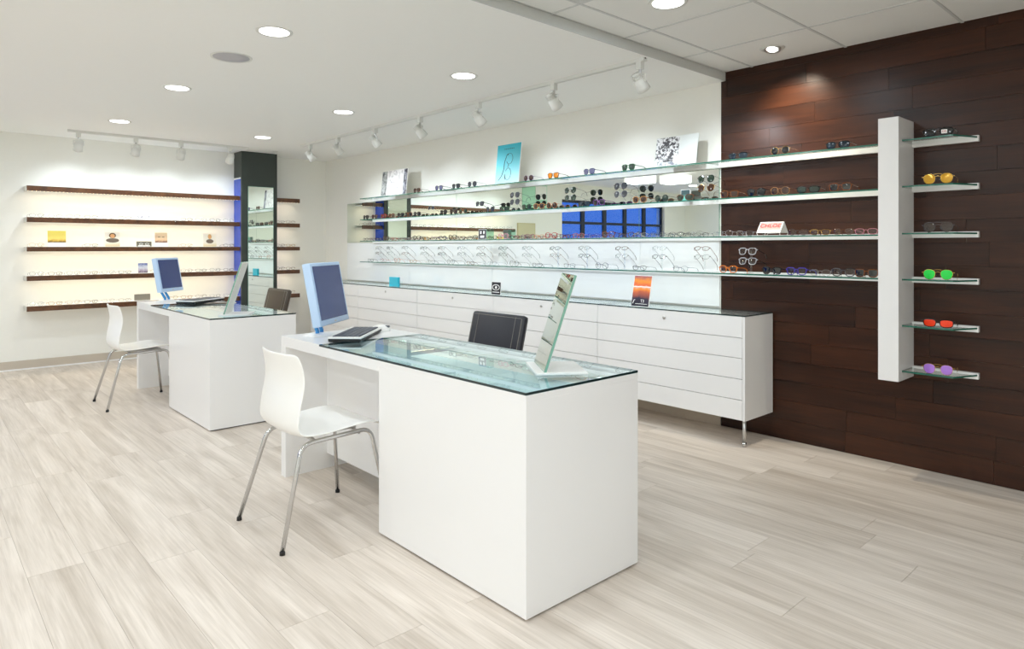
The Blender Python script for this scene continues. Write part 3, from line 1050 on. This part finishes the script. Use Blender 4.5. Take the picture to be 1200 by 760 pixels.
FR = {
    'black': mat('black acetate', (24, 23, 24), 0.2),
    'tortoise': speckle(mat('tortoise acetate', (112, 62, 26), 0.2), 160, 0.75),
    'brown': mat('brown acetate', (88, 52, 34), 0.25),
    'gold': mat('gold wire', (206, 166, 92), 0.2, 1.0),
    'gunmetal': mat('gunmetal wire', (92, 92, 96), 0.25, 0.9),
    'silver': mat('silver wire', (186, 188, 192), 0.2, 0.9),
    'red': mat('red acetate', (172, 44, 40), 0.25),
    'navy': mat('navy acetate', (34, 44, 92), 0.2),
    'purple': mat('purple acetate', (118, 74, 142), 0.25),
    'pink': mat('pink acetate', (214, 142, 156), 0.25),
    'crystal': mat('pale crystal acetate', (176, 178, 184), 0.12),
    'orange': mat('orange acetate', (214, 118, 40), 0.2),
    'blue': mat('violet blue acetate', (74, 66, 172), 0.2),
    'green': mat('green acetate', (44, 96, 62), 0.2),
    'honey': speckle(mat('honey acetate', (176, 128, 78), 0.2), 150, 0.5),
    'white': mat('ivory acetate', (238, 236, 228), 0.2),
}
LE = {
    'clear': M['lens_clear'],
    'black': mat('black lens', (20, 22, 24), 0.04, 0, 0.7),
    'green': mat('green grey lens', (34, 50, 40), 0.04, 0, 0.7),
    'brown': mat('brown lens', (56, 34, 22), 0.04, 0, 0.7),
    'grey': mat('grey lens', (58, 60, 66), 0.04, 0, 0.7),
    'amber': mat('amber lens', (206, 122, 20), 0.04, 0, 0.7),
    'lavender': mat('lavender grey lens', (96, 96, 126), 0.04, 0, 0.7),
    'blue': mat('blue sheen lens', (24, 40, 54), 0.04, 0.1, 0.7),
    'mirror_gold': mat('gold mirrored lens', (200, 150, 28), 0.12, 0.4, 0.7),
    'mirror_green': mat('green mirrored lens', (24, 220, 76), 0.12, 0.25, 0.7),
    'mirror_red': mat('red orange mirrored lens', (250, 62, 14), 0.12, 0.25, 0.7),
    'mirror_violet': mat('violet mirrored lens', (172, 122, 222), 0.12, 0.25, 0.7),
    'smoke': thin_glass('smoke lens', (0.25, 0.24, 0.24), 0.08),
}
LNAME = {'clear': 'clear', 'black': 'black', 'green': 'green', 'brown': 'brown', 'grey': 'grey', 'amber': 'amber', 'lavender': 'lavender', 'blue': 'blue', 'smoke': 'smoke'}

# camera-frame column (of 1200) -> X on a plane of given Y: only used to read positions off the floor plan
F_ = Vector((-0.73878382, 0.67394249)); R_ = Vector((0.67394249, 0.73878382))


def x_at(col, Y):
    d_ = F_ + R_ * ((col - 600) / 782.7)
    return d_.x * Y / d_.y


def y_at(col, X):
    d_ = F_ + R_ * ((col - 600) / 782.7)
    return d_.y * X / d_.x


rng = random.Random(5)
YS = 4.056      # line of the frame fronts on the glass shelves
# --- top glass shelf: eight over the mirror, three over the walnut
top = [(488, 'wayfarer', 'brown', 'brown'), (514, 'cat', 'gunmetal', 'lavender'), (534, 'wayfarer', 'black', 'grey'), (553, 'aviator', 'gunmetal', 'grey'),
       (619, 'round', 'purple', 'brown'), (648, 'wayfarer', 'tortoise', 'amber'), (690, 'wayfarer', 'navy', 'lavender'), (736, 'wayfarer', 'green', 'green'),
       (864, 'wrap', 'black', 'blue'), (914, 'round', 'gold', 'black'), (981, 'wrap', 'black', 'blue')]
for i, (c_, st, f, le) in enumerate(top):
    where = 'on the top glass shelf, %s from the dark column' % ORD[i] if i < 8 else 'on the top glass shelf over walnut, %s from the mirror' % ORD[i - 8]
    eyewear('sunglasses', st, FR[f], LE[le], (x_at(c_, YS), YS, GZ[0] + .0005), rng.uniform(-.12, .02), '%s sunglasses with %s lenses %s' % (f, LNAME[le], where),
            'sunglasses on the top glass shelf', 'sunglasses')


def stand(x, y, z, label, group, pegs):
    """clear post with one short peg under each nose bridge (peg tops given as heights above the shelf)"""
    t = thing('eyewear_stand', label, 'display stand', (x, y, z + .0004), 0, group)
    MB().box(-.018, .018, -.02, .05, 0, .003, M['acrylic']).build('foot', t)
    MB().box(-.007, .007, .040, .043, .003, max(pegs) + .004, M['acrylic']).build('upright', t)
    for zz in pegs:
        MB().box(-.004, .004, -.002, .040, zz - .003, zz, M['acrylic']).build('peg', t)
    return t


# --- second shelf: stands
s2 = [(505, [('wire', 'silver', 'grey')]), (562, [('wayfarer', 'black', 'grey')]), (603, [('aviator', 'gunmetal', 'grey'), ('aviator', 'gunmetal', 'grey')]),
      (668, [('aviator', 'gunmetal', 'green'), ('aviator', 'gunmetal', 'green')]), (727, [('aviator', 'black', 'grey'), ('aviator', 'silver', 'grey')]),
      (827, [('aviator', 'black', 'green'), ('aviator', 'gold', 'brown')])]
for i, (c_, prs) in enumerate(s2):
    x = x_at(c_, YS)
    y0 = YS - .005
    hh = .158 if len(prs) == 2 else .105
    stand(x, y0, GZ[1], 'clear acrylic stand on the second glass shelf, %s from the dark column side' % ORD[i], 'stands on the second glass shelf', [hh - .045 - k * .062 + .0335 - .010 * (q[0] != 'aviator') for k, q in enumerate(prs)])
    for k, (st, f, le) in enumerate(prs):
        eyewear('sunglasses', st, FR[f], LE[le], (x, y0, GZ[1] + hh - .045 - k * .062), -.05,
                '%s sunglasses with %s lenses, %s of the %s second-shelf stand' % (f, LNAME[le], ('upper pair' if k == 0 else 'lower pair') if len(prs) == 2 else 'single pair', ORD[i]),
                'sunglasses held on stands', 'sunglasses', pitch=math.radians(-8))
# --- second shelf: lying pairs
s2l = [(429, 'black', 'smoke'), (439, 'brown', 'brown'), (449, 'red', 'brown'), (459, 'tortoise', 'brown'), (469, 'black', 'black'), (479, 'tortoise', 'black'), (489, 'black', 'black'),
       (520, 'black', 'black'), (531, 'black', 'brown'), (543, 'tortoise', 'green'), (574, 'gunmetal', 'grey'), (590, 'green', 'green'), (617, 'green', 'green'), (631, 'honey', 'brown'), (646, 'orange', 'brown'),
       (684, 'black', 'blue'), (702, 'purple', 'black'), (750, 'honey', 'brown'), (775, 'black', 'green'), (802, 'tortoise', 'green'),
       (855, 'tortoise', 'brown'), (886, 'black', 'black'), (914, 'honey', 'brown'), (947, 'black', 'green'), (985, 'tortoise', 'smoke')]
for i, (c_, f, le) in enumerate(s2l):
    st = ('wayfarer', 'cat', 'round', 'wrap')[i % 4] if c_ > 560 else 'wayfarer'
    where = 'lying on the second glass shelf, %s from the dark column side' % ORD[i] if i < 20 else 'on the second glass shelf over walnut, %s from the mirror' % ORD[i - 20]
    eyewear('sunglasses', st, FR[f], LE[le], (x_at(c_, YS) , YS - .003 + rng.uniform(-.005, .005), GZ[1] + .0005), rng.uniform(-.09, .06) if c_ < 840 else rng.uniform(-.2, .1), '%s framed sunglasses %s' % (f, where),
            'sunglasses lying on the second glass shelf', 'sunglasses', full=c_ > 560)
# --- third shelf: dense row of optical frames
x, i = -7.03, 0
cols3 = ['black', 'tortoise', 'gunmetal', 'brown', 'red', 'gunmetal', 'silver', 'black', 'gold', 'purple', 'navy']
cols3b = ['purple', 'tortoise', 'red', 'pink', 'brown', 'purple', 'orange', 'red', 'navy', 'pink', 'blue', 'tortoise']
xc = x_at(567, 4.08)
while x < -2.55:
    if abs(x - xc) > .13:
        f = (cols3 if x < -4.6 else cols3b if x < -3.2 else ['gunmetal', 'silver', 'navy'])[i % (11 if x < -4.6 else 12 if x < -3.2 else 3)]
        st = ('rect', 'wire', 'rect', 'cat')[i % 4] if x < -3.2 else ('wire', 'rect')[i % 2]
        eyewear('eyeglasses', st, FR[f], LE['clear'], (x, YS - .003 + rng.uniform(-.005, .005), GZ[2] + .0005), rng.uniform(-.05, .05), '%s optical frame on the third glass shelf, %s from the dark column side' % (f, ORD[i]),
                'optical frames under the long mirror', 'eyeglasses', full=x > -3.6)
        i += 1
    x += .154
for i, (c_, f) in enumerate(((849, 'crystal'), (873, 'silver'), (935, 'gunmetal'), (961, 'gold'), (988, 'tortoise'), (1015, 'pink'))):
    eyewear('eyeglasses', ('wire', 'rect')[i % 2], FR[f], LE['clear'], (x_at(c_, YS), YS - .004, GZ[2] + .0005), rng.uniform(-.04, .04), '%s optical frame on the third glass shelf over walnut, %s from the mirror' % (f, ORD[i]),
            'optical frames on the third shelf over walnut', 'eyeglasses')
# --- lowest shelf: fourteen stands with two tilted frames each, and frames lying between
for i, c_ in enumerate((443, 456, 474, 496, 517, 540, 563, 589, 617, 650, 684, 728, 772, 822)):
    yf = 4.075
    x = x_at(c_, yf)
    stand(x, yf, GZ[3], 'clear acrylic stand under the mirror on the lowest glass shelf, %s from the room corner' % ORD[i], 'stands on the lowest glass shelf', [.150 - .060 * k + (.0185, .0145)[0 if ('wire', 'rect')[(i + k) % 2] == 'wire' else 1] for k in range(2)])
    for k in range(2):
        f = ['gunmetal', 'black', 'brown', 'gunmetal', 'red', 'silver', 'tortoise'][(i * 2 + k) % 7]
        eyewear('eyeglasses', ('wire', 'rect')[(i + k) % 2], FR[('gunmetal', 'brown', 'gunmetal', 'silver', 'gunmetal', 'tortoise', 'black')[(i * 2 + k) % 7]], LE['clear'], (x, yf - .012, GZ[3] + .150 - .060 * k), -.03,
                'tilted optical frame, %s of the %s stand on the lowest glass shelf' % (('upper pair', 'lower pair')[k], ORD[i]), 'tilted frames on acrylic stands', 'eyeglasses', pitch=math.radians(-33), full=c_ > 560)
low = [(434, 'gunmetal'), (449, 'red'), (465, 'orange'), (484, 'honey'), (505, 'black'), (528, 'gunmetal'), (551, 'tortoise'), (576, 'silver'), (602, 'black'), (629, 'gunmetal'), (667, 'gunmetal'), (705, 'navy'), (749, 'gunmetal'), (797, 'navy')]
for i, (c_, f) in enumerate(low):
    eyewear('eyeglasses', ('rect', 'wire', 'round')[i % 3], FR[f], LE['clear'], (x_at(c_, 4.06), 4.06, GZ[3] + .0005), rng.uniform(-.05, .05), '%s optical frame lying on the lowest glass shelf, %s from the room corner' % (f, ORD[i]),
            'optical frames lying on the lowest glass shelf', 'eyeglasses', full=c_ > 560)
lowr = [(853, 'orange', 'clear'), (904, 'black', 'smoke'), (933, 'blue', 'clear'), (961, 'silver', 'clear'), (988, 'gunmetal', 'clear'), (1015, 'tortoise', 'smoke')]
for i, (c_, f, le) in enumerate(lowr):
    eyewear('eyeglasses', ('cat', 'wayfarer', 'wayfarer', 'wire')[i % 4], FR[f], LE[le], (x_at(c_, 4.055), 4.055, GZ[3] + .0005), rng.uniform(-.04, .04), '%s frame on the lowest walnut-backed glass shelf, %s from the mirror' % (f, ORD[i]),
            'frames on the lowest shelf over walnut', 'eyeglasses')
xw = x_at(877, 4.09)
stand(xw, 4.085, GZ[3], 'clear acrylic stand with two pale frames on the lowest glass shelf over walnut', 'stands on the lowest glass shelf', [.122 - .064 * k + .028 for k in range(2)])
for k in range(2):
    eyewear('eyeglasses', 'wayfarer', FR['crystal'], LE['clear'], (xw, 4.07, GZ[3] + .122 - .064 * k), -.05, '%s of two pale crystal frames on the stand before walnut' % ('upper', 'lower')[k],
            'crystal frames on a stand', 'eyeglasses', tm=FR['black'], pitch=math.radians(-12))
# --- six pairs on the short shelves
short = [('wrap', 'black', 'black', 'black sunglasses with a red and white tag on the top short shelf'),
         ('aviator', 'gold', 'mirror_gold', 'gold aviator sunglasses with yellow lenses on a short glass shelf'),
         ('aviator', 'gunmetal', 'clear', 'thin dark wire spectacles with clear lenses on a short glass shelf'),
         ('aviator', 'gold', 'mirror_green', 'aviator sunglasses with bright green mirrored lenses'),
         ('wrap', 'black', 'mirror_red', 'black sunglasses with bright orange red mirrored lenses'),
         ('aviator', 'gold', 'mirror_violet', 'aviator sunglasses with violet mirrored lenses on the lowest short shelf')]
for i, (st, f, le, lab) in enumerate(short):
    o = eyewear('sunglasses', st, FR[f], LE[le], (x_at(1099, 4.05), 4.05, RZ[i] + .0005), .10, lab, 'sunglasses on the short shelves', 'sunglasses', sc=1.03)
    if i == 0:
        tg = box_obj('price_tag', .016, .042, -.0065, -.0055, .010, .030, M['paper'], o)
        tg['label'] = 'white tag with red lettering'
        text_obj('tag_lettering', 'DS', .015, M['red'], tg, (.029, -.0068, .020), (math.pi / 2, 0, 0))
# --- left wall frames
seg_cols = {1: ['gunmetal', 'silver', 'brown', 'gunmetal', 'black'], 2: ['gold', 'silver', 'honey', 'gunmetal', 'brown'], 3: ['black', 'brown', 'black', 'tortoise', 'gunmetal'], 4: ['silver', 'gold', 'honey', 'brown', 'silver']}
cards_y = {1: [(161, 176)], 2: [(56, 78), (122, 142), (159, 180), (180, 198), (236, 252)], 3: [(161, 174)], 4: [(157, 177)]}
for r in (1, 2, 3, 4):
    zt = SH_A[r][0]
    i = 0
    ys = []
    y = 1.0
    while y < 2.96:
        ys.append(y)
        y += .158
    ys += [3.53, 3.67]
    for y in ys:
        if any(y_at(a, -8.25) - .07 < y < y_at(b, -8.25) + .07 for a, b in cards_y[r]):
            continue
        f = seg_cols[r][i % 5]
        eyewear('eyeglasses', ('wire', 'rect')[i % 2], FR[f], LE['clear'], (-8.225, y, zt + .0005), math.pi / 2 + rng.uniform(-.06, .06),
                '%s eyeglasses on the %s brown shelf, %s from its free end' % (f, names_a[r], ORD[i]), 'eyeglasses on the %s brown shelf' % names_a[r], 'eyeglasses', full=False)
        i += 1
# --- frames under the desk glass
for D, nm, lab in ((D1, 'nearer desk', 0), (D2, 'farther desk', 1)):
    n = 8 if lab == 0 else 7
    for i in range(n):
        xx = D[0] + .60 + (D[1] - D[0] - .75) * i / (n - 1)
        f = ('silver', 'gunmetal', 'silver', 'gold')[i % 4]
        o = eyewear('eyeglasses', 'wire', FR[f], LE['clear'], (xx, 1.93, .7385), rng.uniform(-.35, .35), '%s wire frame under the glass of the %s, %s from its monitor' % (f, nm, ORD[i]),
                    'frames under desk glass', 'eyeglasses', full=(lab == 0))
        o.scale = (1, 1, .36)       # lies pressed flat: the tray is shallow

# ------------------------------------------------------------------ posters and cards
def ramp_mat(name, stops, axis='Z', lo=0.0, hi=1.0, noise=0.0, rough=0.45, nscale=6.0):
    """flat print: colours along one generated axis with some noise"""
    m = bpy.data.materials.new(name)
    m.use_nodes = True
    n, l, b = nodes_of(m)
    tc = n.new('ShaderNodeTexCoord')
    sx = n.new('ShaderNodeSeparateXYZ')
    l.new(tc.outputs['Generated'], sx.inputs[0])
    src = sx.outputs[axis]
    if noise:
        no = n.new('ShaderNodeTexNoise')
        no.inputs['Scale'].default_value = nscale
        no.inputs['Detail'].default_value = 4
        l.new(tc.outputs['Generated'], no.inputs['Vector'])
        a = n.new('ShaderNodeMath')
        a.operation = 'MULTIPLY_ADD'
        a.inputs[1].default_value = noise
        a.inputs[2].default_value = -noise / 2
        l.new(no.outputs['Fac'], a.inputs[0])
        s = n.new('ShaderNodeMath')
        s.operation = 'ADD'
        l.new(a.outputs[0], s.inputs[0])
        l.new(src, s.inputs[1])
        src = s.outputs[0]
    cr = n.new('ShaderNodeValToRGB')
    e = cr.color_ramp.elements
    while len(e) < len(stops):
        e.new(0.5)
    for q, (p, c) in zip(e, stops):
        q.position, q.color = p, lin(c)
    l.new(src, cr.inputs[0])
    l.new(cr.outputs[0], b.inputs['Base Color'])
    b.inputs['Roughness'].default_value = rough
    return m


def noise_print(name, dark, light, scale, lo, hi):
    m = bpy.data.materials.new(name)
    m.use_nodes = True
    n, l, b = nodes_of(m)
    tc = n.new('ShaderNodeTexCoord')
    no = n.new('ShaderNodeTexNoise')
    no.inputs['Scale'].default_value = scale
    no.inputs['Detail'].default_value = 5
    no.inputs['Roughness'].default_value = 0.7
    l.new(tc.outputs['Object'], no.inputs['Vector'])
    cr = n.new('ShaderNodeValToRGB')
    cr.color_ramp.elements[0].position, cr.color_ramp.elements[0].color = lo, lin(dark)
    cr.color_ramp.elements[1].position, cr.color_ramp.elements[1].color = hi, lin(light)
    l.new(no.outputs['Fac'], cr.inputs[0])
    l.new(cr.outputs[0], b.inputs['Base Color'])
    b.inputs['Roughness'].default_value = 0.5
    return m


def board(name, label, cat, loc, w, h, lean, front, edge=None, th=.006, rz=0.0, group=None, strut=True):
    """card or poster facing -Y (before rz), leaning back, with a strut behind it"""
    t = thing(name, label, cat, loc, rz, group)
    Mx = Matrix.Translation((0, 0, th * math.sin(lean) + .0003)) @ Matrix.Rotation(-lean, 4, 'X')
    bd = MB().box(-w / 2, w / 2, 0, th, 0, h, edge or M['paper'], Mx).build('board', t)
    MB().box(-w / 2 + .003, w / 2 - .003, -.0006, 0.0002, .003, h - .003, front, Mx).build('print', bd)
    if strut:
        top_ = Mx @ Vector((0, th, h * .55))
        MB().add([(-.02, top_.y, top_.z), (.02, top_.y, top_.z), (.02, top_.y + .02 + h * .06, 0), (-.02, top_.y + .02 + h * .06, 0),
                  (-.02, top_.y + .003, top_.z), (.02, top_.y + .003, top_.z), (.02, top_.y + .023 + h * .06, 0), (-.02, top_.y + .023 + h * .06, 0)],
                 [(0, 1, 2, 3), (4, 5, 6, 7), (0, 1, 5, 4), (1, 2, 6, 5), (2, 3, 7, 6), (3, 0, 4, 7)], edge or M['paper']).build('strut', t)
    return t, bd, Mx


zt0 = GZ[0] + .0006
# teal poster with a line drawing of spectacles
t, bd, Mx = board('poster', 'tall teal poster with a drawn pair of spectacles on the top glass shelf', 'poster', (-4.525, 4.058, zt0), .325, .365, .11,
                  ramp_mat('teal gradient print', [(0, (190, 236, 246)), (.45, (120, 214, 228)), (1, (44, 184, 206))]))
mb = MB()
def on(x, z, yy=-.0012):
    return Mx @ Vector((x, yy, z))
mb.tube([on(-.115, .03), on(-.075, .07), on(-.05, .13), on(-.045, .20), on(-.02, .262), on(.0, .272)], .0028, M['ink'], 4)
mb.tube([on(.02 + .042 * math.cos(q) * (1 if True else 1), .225 + .05 * math.sin(q)) for q in [math.radians(-150 + 24 * k) for k in range(13)]], .0018, M['ink'], 4)
mb.tube([on(.01 + .04 * math.cos(q), .085 + .055 * math.sin(q)) for q in [math.radians(150 - 25 * k) for k in range(14)]], .0018, M['ink'], 4)
mb.tube([on(.0, .15), on(.012, .163), on(.006, .178)], .0022, M['ink'], 4)
mb.tube([on(-.022, .035), on(-.03, .06), on(-.026, .085)], .0022, M['ink'], 4)
mb.build('line_drawing', bd)
mb = MB()
for k in range(7):
    mb.box(-.062 + .02 * k, -.062 + .02 * k + .013, -.0011, -.0005, .316, .322, M['ink'], Mx)
mb.build('small_lettering', bd)
# black and white triptych poster
t, bd, Mx = board('poster', 'black and white photo poster on the top glass shelf towards the room corner', 'poster', (-6.43, 4.06, zt0), .52, .285, .10, noise_print('pale sketch print', (150, 144, 150), (240, 238, 238), 18, .30, .5))
MB().box(-.256, -.15, -.0012, -.0004, .004, .281, noise_print('grey birch print', (60, 64, 66), (190, 192, 190), 26, .38, .62), Mx).build('dark_strip', bd)
MB().box(.19, .256, -.0012, -.0004, .004, .281, noise_print('dark grey print', (36, 36, 46), (176, 178, 190), 16, .42, .62), Mx).build('dark_strip', bd)
# acrylic frame with black speckled artwork
t = thing('picture_stand', 'clear acrylic picture holder with black ink artwork on the top glass shelf', 'picture', (-2.735, 4.06, zt0))
Mx = Matrix.Translation((0, 0, .004)) @ Matrix.Rotation(-.16, 4, 'X')
MB().box(-.175, .175, 0, .003, 0, .215, M['acrylic'], Mx).build('front_sheet', t)
ps = MB().box(-.174, .174, .0032, .005, .001, .214, M['paper'], Mx).build('paper_sheet', t)
MB().box(-.172, .022, .0026, .0031, .03, .212, noise_print('ink splash print', (52, 46, 52), (240, 238, 240), 46, .47, .53), Mx).build('ink_artwork', ps)
MB().box(-.15, .02, .0026, .0031, .052, .057, M['ink'], Mx).build('ink_line', ps)
MB().box(-.15, .02, .0026, .0031, .004, .050, noise_print('grey wash print', (120, 124, 140), (238, 240, 242), 40, .40, .58), Mx).build('ink_wash', ps)
MB().box(-.175, .175, .0055, .0085, 0, .215, M['acrylic'], Mx).build('back_sheet', t)
MB().box(.165, .175, .009, .018, 0, .212, M['acrylic'], Mx).build('edge_strip', t)
# sunset card on the counter
zc0 = .8225
t, bd, Mx = board('display_card', 'tall sunset coloured card on the glass counter', 'card', (-2.905, 3.86 + .02, zc0), .155, .225, .22,
                  ramp_mat('sunset print', [(0, (30, 32, 46)), (.25, (52, 42, 62)), (.45, (196, 96, 62)), (.56, (252, 150, 50)), (.63, (240, 190, 170)), (.70, (226, 104, 60)), (.82, (248, 150, 50)), (1, (150, 84, 104))], noise=.22, nscale=3.5))
mb = MB().box(-.077, .077, -.0012, -.0004, .140, .146, M['paper'], Mx)
mb.box(-.04, .062, -.0012, -.0004, .018, .021, M['paper'], Mx)
mb.build('white_lines', bd)
text_obj('emblem', 'T3', .030, M['paper'], bd, Mx @ Vector((.018, -.001, .040)), (math.pi / 2 + .22 * -1 + .0, 0, 0))
MB().tube([Mx @ Vector((-.062 + .008 * k, -.0012, .02 + .03 * abs(math.sin(k)))) for k in range(3)], .003, M['paper'], 4).build('figure_mark', bd)
# small black and white card
t, bd, Mx = board('display_card', 'small black card with a white eye emblem on the glass counter', 'card', (x_at(581, 3.90), 3.90, zc0), .125, .115, .06, M['ink'], th=.004)
mb = MB()
for s in (-1, 1):
    mb.tube([Mx @ Vector((.046 * math.cos(q), -.0012, .066 + s * .024 * math.sin(q))) for q in [math.pi * k / 10 for k in range(11)]], .004, M['paper'], 4)
mb.lathe([(.013, 0), (.013, .0012), (.0001, .0012)], M['paper'], 16, Mx @ Matrix.Translation((0, -.0004, .066)) @ Matrix.Rotation(math.pi / 2, 4, 'X'))
mb.build('eye_emblem', bd)
MB().box(-.045, .045, -.0012, -.0004, .020, .027, M['paper'], Mx).build('lettering_line', bd)
MB().box(-.06, .06, .02, .10, 0, .05, M['acrylic']).build('acrylic_block', t)
# teal acrylic block
t = thing('teal_block', 'small bright teal acrylic block on the glass counter', 'display block', (x_at(461, 3.92), 3.92, zc0))
MB().chamfer_box(-.085, .085, 0, .03, 0, .10, .003, M['teal']).build('block', t)
MB().box(.055, .100, .032, .055, 0, .055, M['acrylic']).build('clear_wing', t)
# black and white card with glass block on third shelf
t, bd, Mx = board('display_card', 'black and white card beside a glass block on the third glass shelf', 'card', (x_at(565, 4.06), 4.06, GZ[2] + .0006), .115, .095, .06, M['ink'], th=.004, strut=False)
mb = MB()
for s in (-1, 1):
    mb.box(min(s * .012, s * .034), max(s * .012, s * .034), -.0012, -.0004, .05, .078, M['paper'], Mx)
mb.box(-.03, .03, -.0012, -.0004, .014, .036, M['paper'], Mx)
mb.build('white_mark', bd)
MB().chamfer_box(.06, .115, .0, .05, 0, .093, .003, M['greenblock']).build('glass_block', t)
# little teal sign on the second shelf
t, bd, Mx = board('shelf_sign', 'little teal sign on the second glass shelf beside the double stand', 'sign', (x_at(803, 4.15), 4.15, GZ[1] + .0006), .078, .085, .05, ramp_mat('teal dark print', [(0, (120, 220, 206)), (.45, (110, 200, 190)), (.6, (40, 72, 74)), (1, (36, 66, 70))]), th=.004, strut=False)
# red and white tent card on the walnut section
t = thing('tent_card', 'white tent card with red lettering on the third glass shelf over walnut', 'card', (x_at(905, 4.09), 4.09, GZ[2] + .0006))
mb = MB()
tw = .078
for s in (-1, 1):
    Mx = Matrix.Translation((0, .055 * s, .018)) @ Matrix.Rotation(s * math.radians(38), 4, 'X')
    sh = MB().box(-tw, tw, -.0012, .0012, 0, .088, M['paper'], Mx).build('card_face', t)
    if s == -1:
        ff = ramp_mat('pink wash', [(0, (226, 176, 168)), (.5, (220, 148, 142)), (1, (228, 182, 174))], noise=.4)
        MB().box(-tw + .008, tw - .008, -.0018, -.0010, .022, .080, ff, Mx).build('pink_print', sh)
        text_obj('red_lettering', 'CHLOE', .042, M['red'], sh, Mx @ Vector((0, -.0022, .054)), (math.pi / 2 - math.radians(38), 0, 0))
for s in (-1, 1):
    for x in (-tw, tw):
        MB().tube([(x * .98, .055 * s, .018), (x * .93, .048 * s, .001)], .002, M['paper'], 4).build('foot', t)
MB().tube([(-tw * .2, -.04, .002), (-tw * .1, -.045, .014), (tw * .95, -.05, .016)], .002, M['paper'], 4).build('cross_wire', t)

# cards on the brown shelves (facing +X)
def wall_card(colL, colR, r, h, label, front, name='display_card', cat='card', lower=0.0, th=.004):
    zt = SH_A[r][0]
    y0, y1 = y_at(colL, -8.24), y_at(colR, -8.24)
    return board(name, label, cat, (-8.24, (y0 + y1) / 2, zt + .0006), y1 - y0, h, .08, front, th=th, rz=math.pi / 2, group='cards on the brown shelves')


def portrait(bd, Mx, w, h, z0, skin, hair, coat):
    """small printed head and shoulders"""
    q = lambda rx, rz_, cx, cz: [Mx @ Vector((cx + rx * math.cos(2 * math.pi * k / 16), -.0014, cz + rz_ * math.sin(2 * math.pi * k / 16))) for k in range(16)]
    def disc(name, pts, m, off):
        MB().add([p + Mx.to_3x3() @ Vector((0, off, 0)) for p in pts] + [p + Mx.to_3x3() @ Vector((0, off + .0006, 0)) for p in pts],
                 [tuple(range(16)), tuple(range(16, 32))] + [(k, (k + 1) % 16, 16 + (k + 1) % 16, 16 + k) for k in range(16)], m).build(name, bd)
    disc('printed_hair', q(w * .22, h * .24, 0, z0 + h * .64), hair, 0)
    disc('printed_shoulders', q(w * .42, h * .20, 0, z0 + h * .20), coat, .0000)
    disc('printed_face', q(w * .15, h * .19, 0, z0 + h * .60), skin, -.0005)


skin = mat('printed skin', (236, 178, 122), .6)
hair_d = mat('printed dark hair', (112, 82, 52), .6)
hair_b = mat('printed blond hair', (226, 196, 140), .6)
coat_d = mat('printed coat', (120, 106, 92), .6)
yellow = ramp_mat('yellow photo print', [(0, (70, 62, 30)), (.14, (220, 176, 70)), (.3, (250, 226, 120)), (1, (250, 236, 110))], noise=.3)
cream = ramp_mat('cream photo print', [(0, (214, 196, 150)), (.3, (246, 240, 224)), (1, (250, 246, 236))])
peach = ramp_mat('peach photo print', [(0, (120, 70, 60)), (.25, (238, 200, 160)), (1, (246, 226, 190))], noise=.3)
hgt = .155
t, bd, Mx = wall_card(56.5, 77, 2, .172, 'white card with a bright yellow photo on the third brown shelf', M['paper'])
MB().box(-.080, .078, -.0014, -.0005, .045, .165, yellow, Mx).build('photo', bd)
t, bd, Mx = wall_card(123, 141, 2, .165, 'white card with a dark-haired portrait on the third brown shelf', cream)
portrait(bd, Mx, .15, .12, .045, skin, hair_d, coat_d)
t, bd, Mx = wall_card(159.5, 178, 2, .062, 'low grey sign with a pair of glasses on the third brown shelf', mat('grey sign print', (120, 116, 100), .5), 'shelf_sign', 'sign')
mb = MB()
for s in (-1, 1):
    mb.tube([Mx @ Vector((s * .03 + .018 * math.cos(2 * math.pi * k / 10), -.0014, .03 + .010 * math.sin(2 * math.pi * k / 10))) for k in range(10)], .0025, M['paper'], 4, closed=True)
mb.box(-.06, .06, -.0014, -.0005, .006, .016, M['paper'], Mx)
mb.build('glasses_print', bd)
t, bd, Mx = wall_card(181, 197, 2, .165, 'white card with a peach close-up face photo on the third brown shelf', M['paper'])
ph = MB().box(-.064, .064, -.0014, -.0005, .048, .16, peach, Mx).build('photo', bd)
mb = MB()
for s in (-1, 1):
    mb.box(s * .022 - .012, s * .022 + .012, -.002, -.0012, .108, .114, coat_d, Mx)
mb.build('printed_eyes', bd)
t, bd, Mx = wall_card(238, 254, 2, .165, 'white card with a blond portrait on the third brown shelf near the column', cream)
portrait(bd, Mx, .10, .125, .04, skin, hair_b, coat_d)
t, bd, Mx = wall_card(160, 177, 1, .058, 'low white sign reading SALT on the second brown shelf', M['paper'], 'shelf_sign', 'sign')
text_obj('lettering', 'S A L T', .042, mat('grey blue ink', (128, 132, 156), .6), bd, Mx @ Vector((0, -.0010, .030)), (math.pi / 2 - .08, 0, 0))
t, bd, Mx = wall_card(161.5, 173.5, 3, .112, 'small blue and white scenic photo card on the fourth brown shelf', ramp_mat('sky photo print', [(0, (90, 70, 90)), (.3, (190, 180, 196)), (.6, (226, 232, 244)), (1, (96, 116, 190))], noise=.5))
t, bd, Mx = wall_card(157, 176.5, 4, .075, 'plain grey metallic sign on the lowest brown shelf', mat('grey metal sign', (156, 150, 136), .4, .3), 'shelf_sign', 'sign')
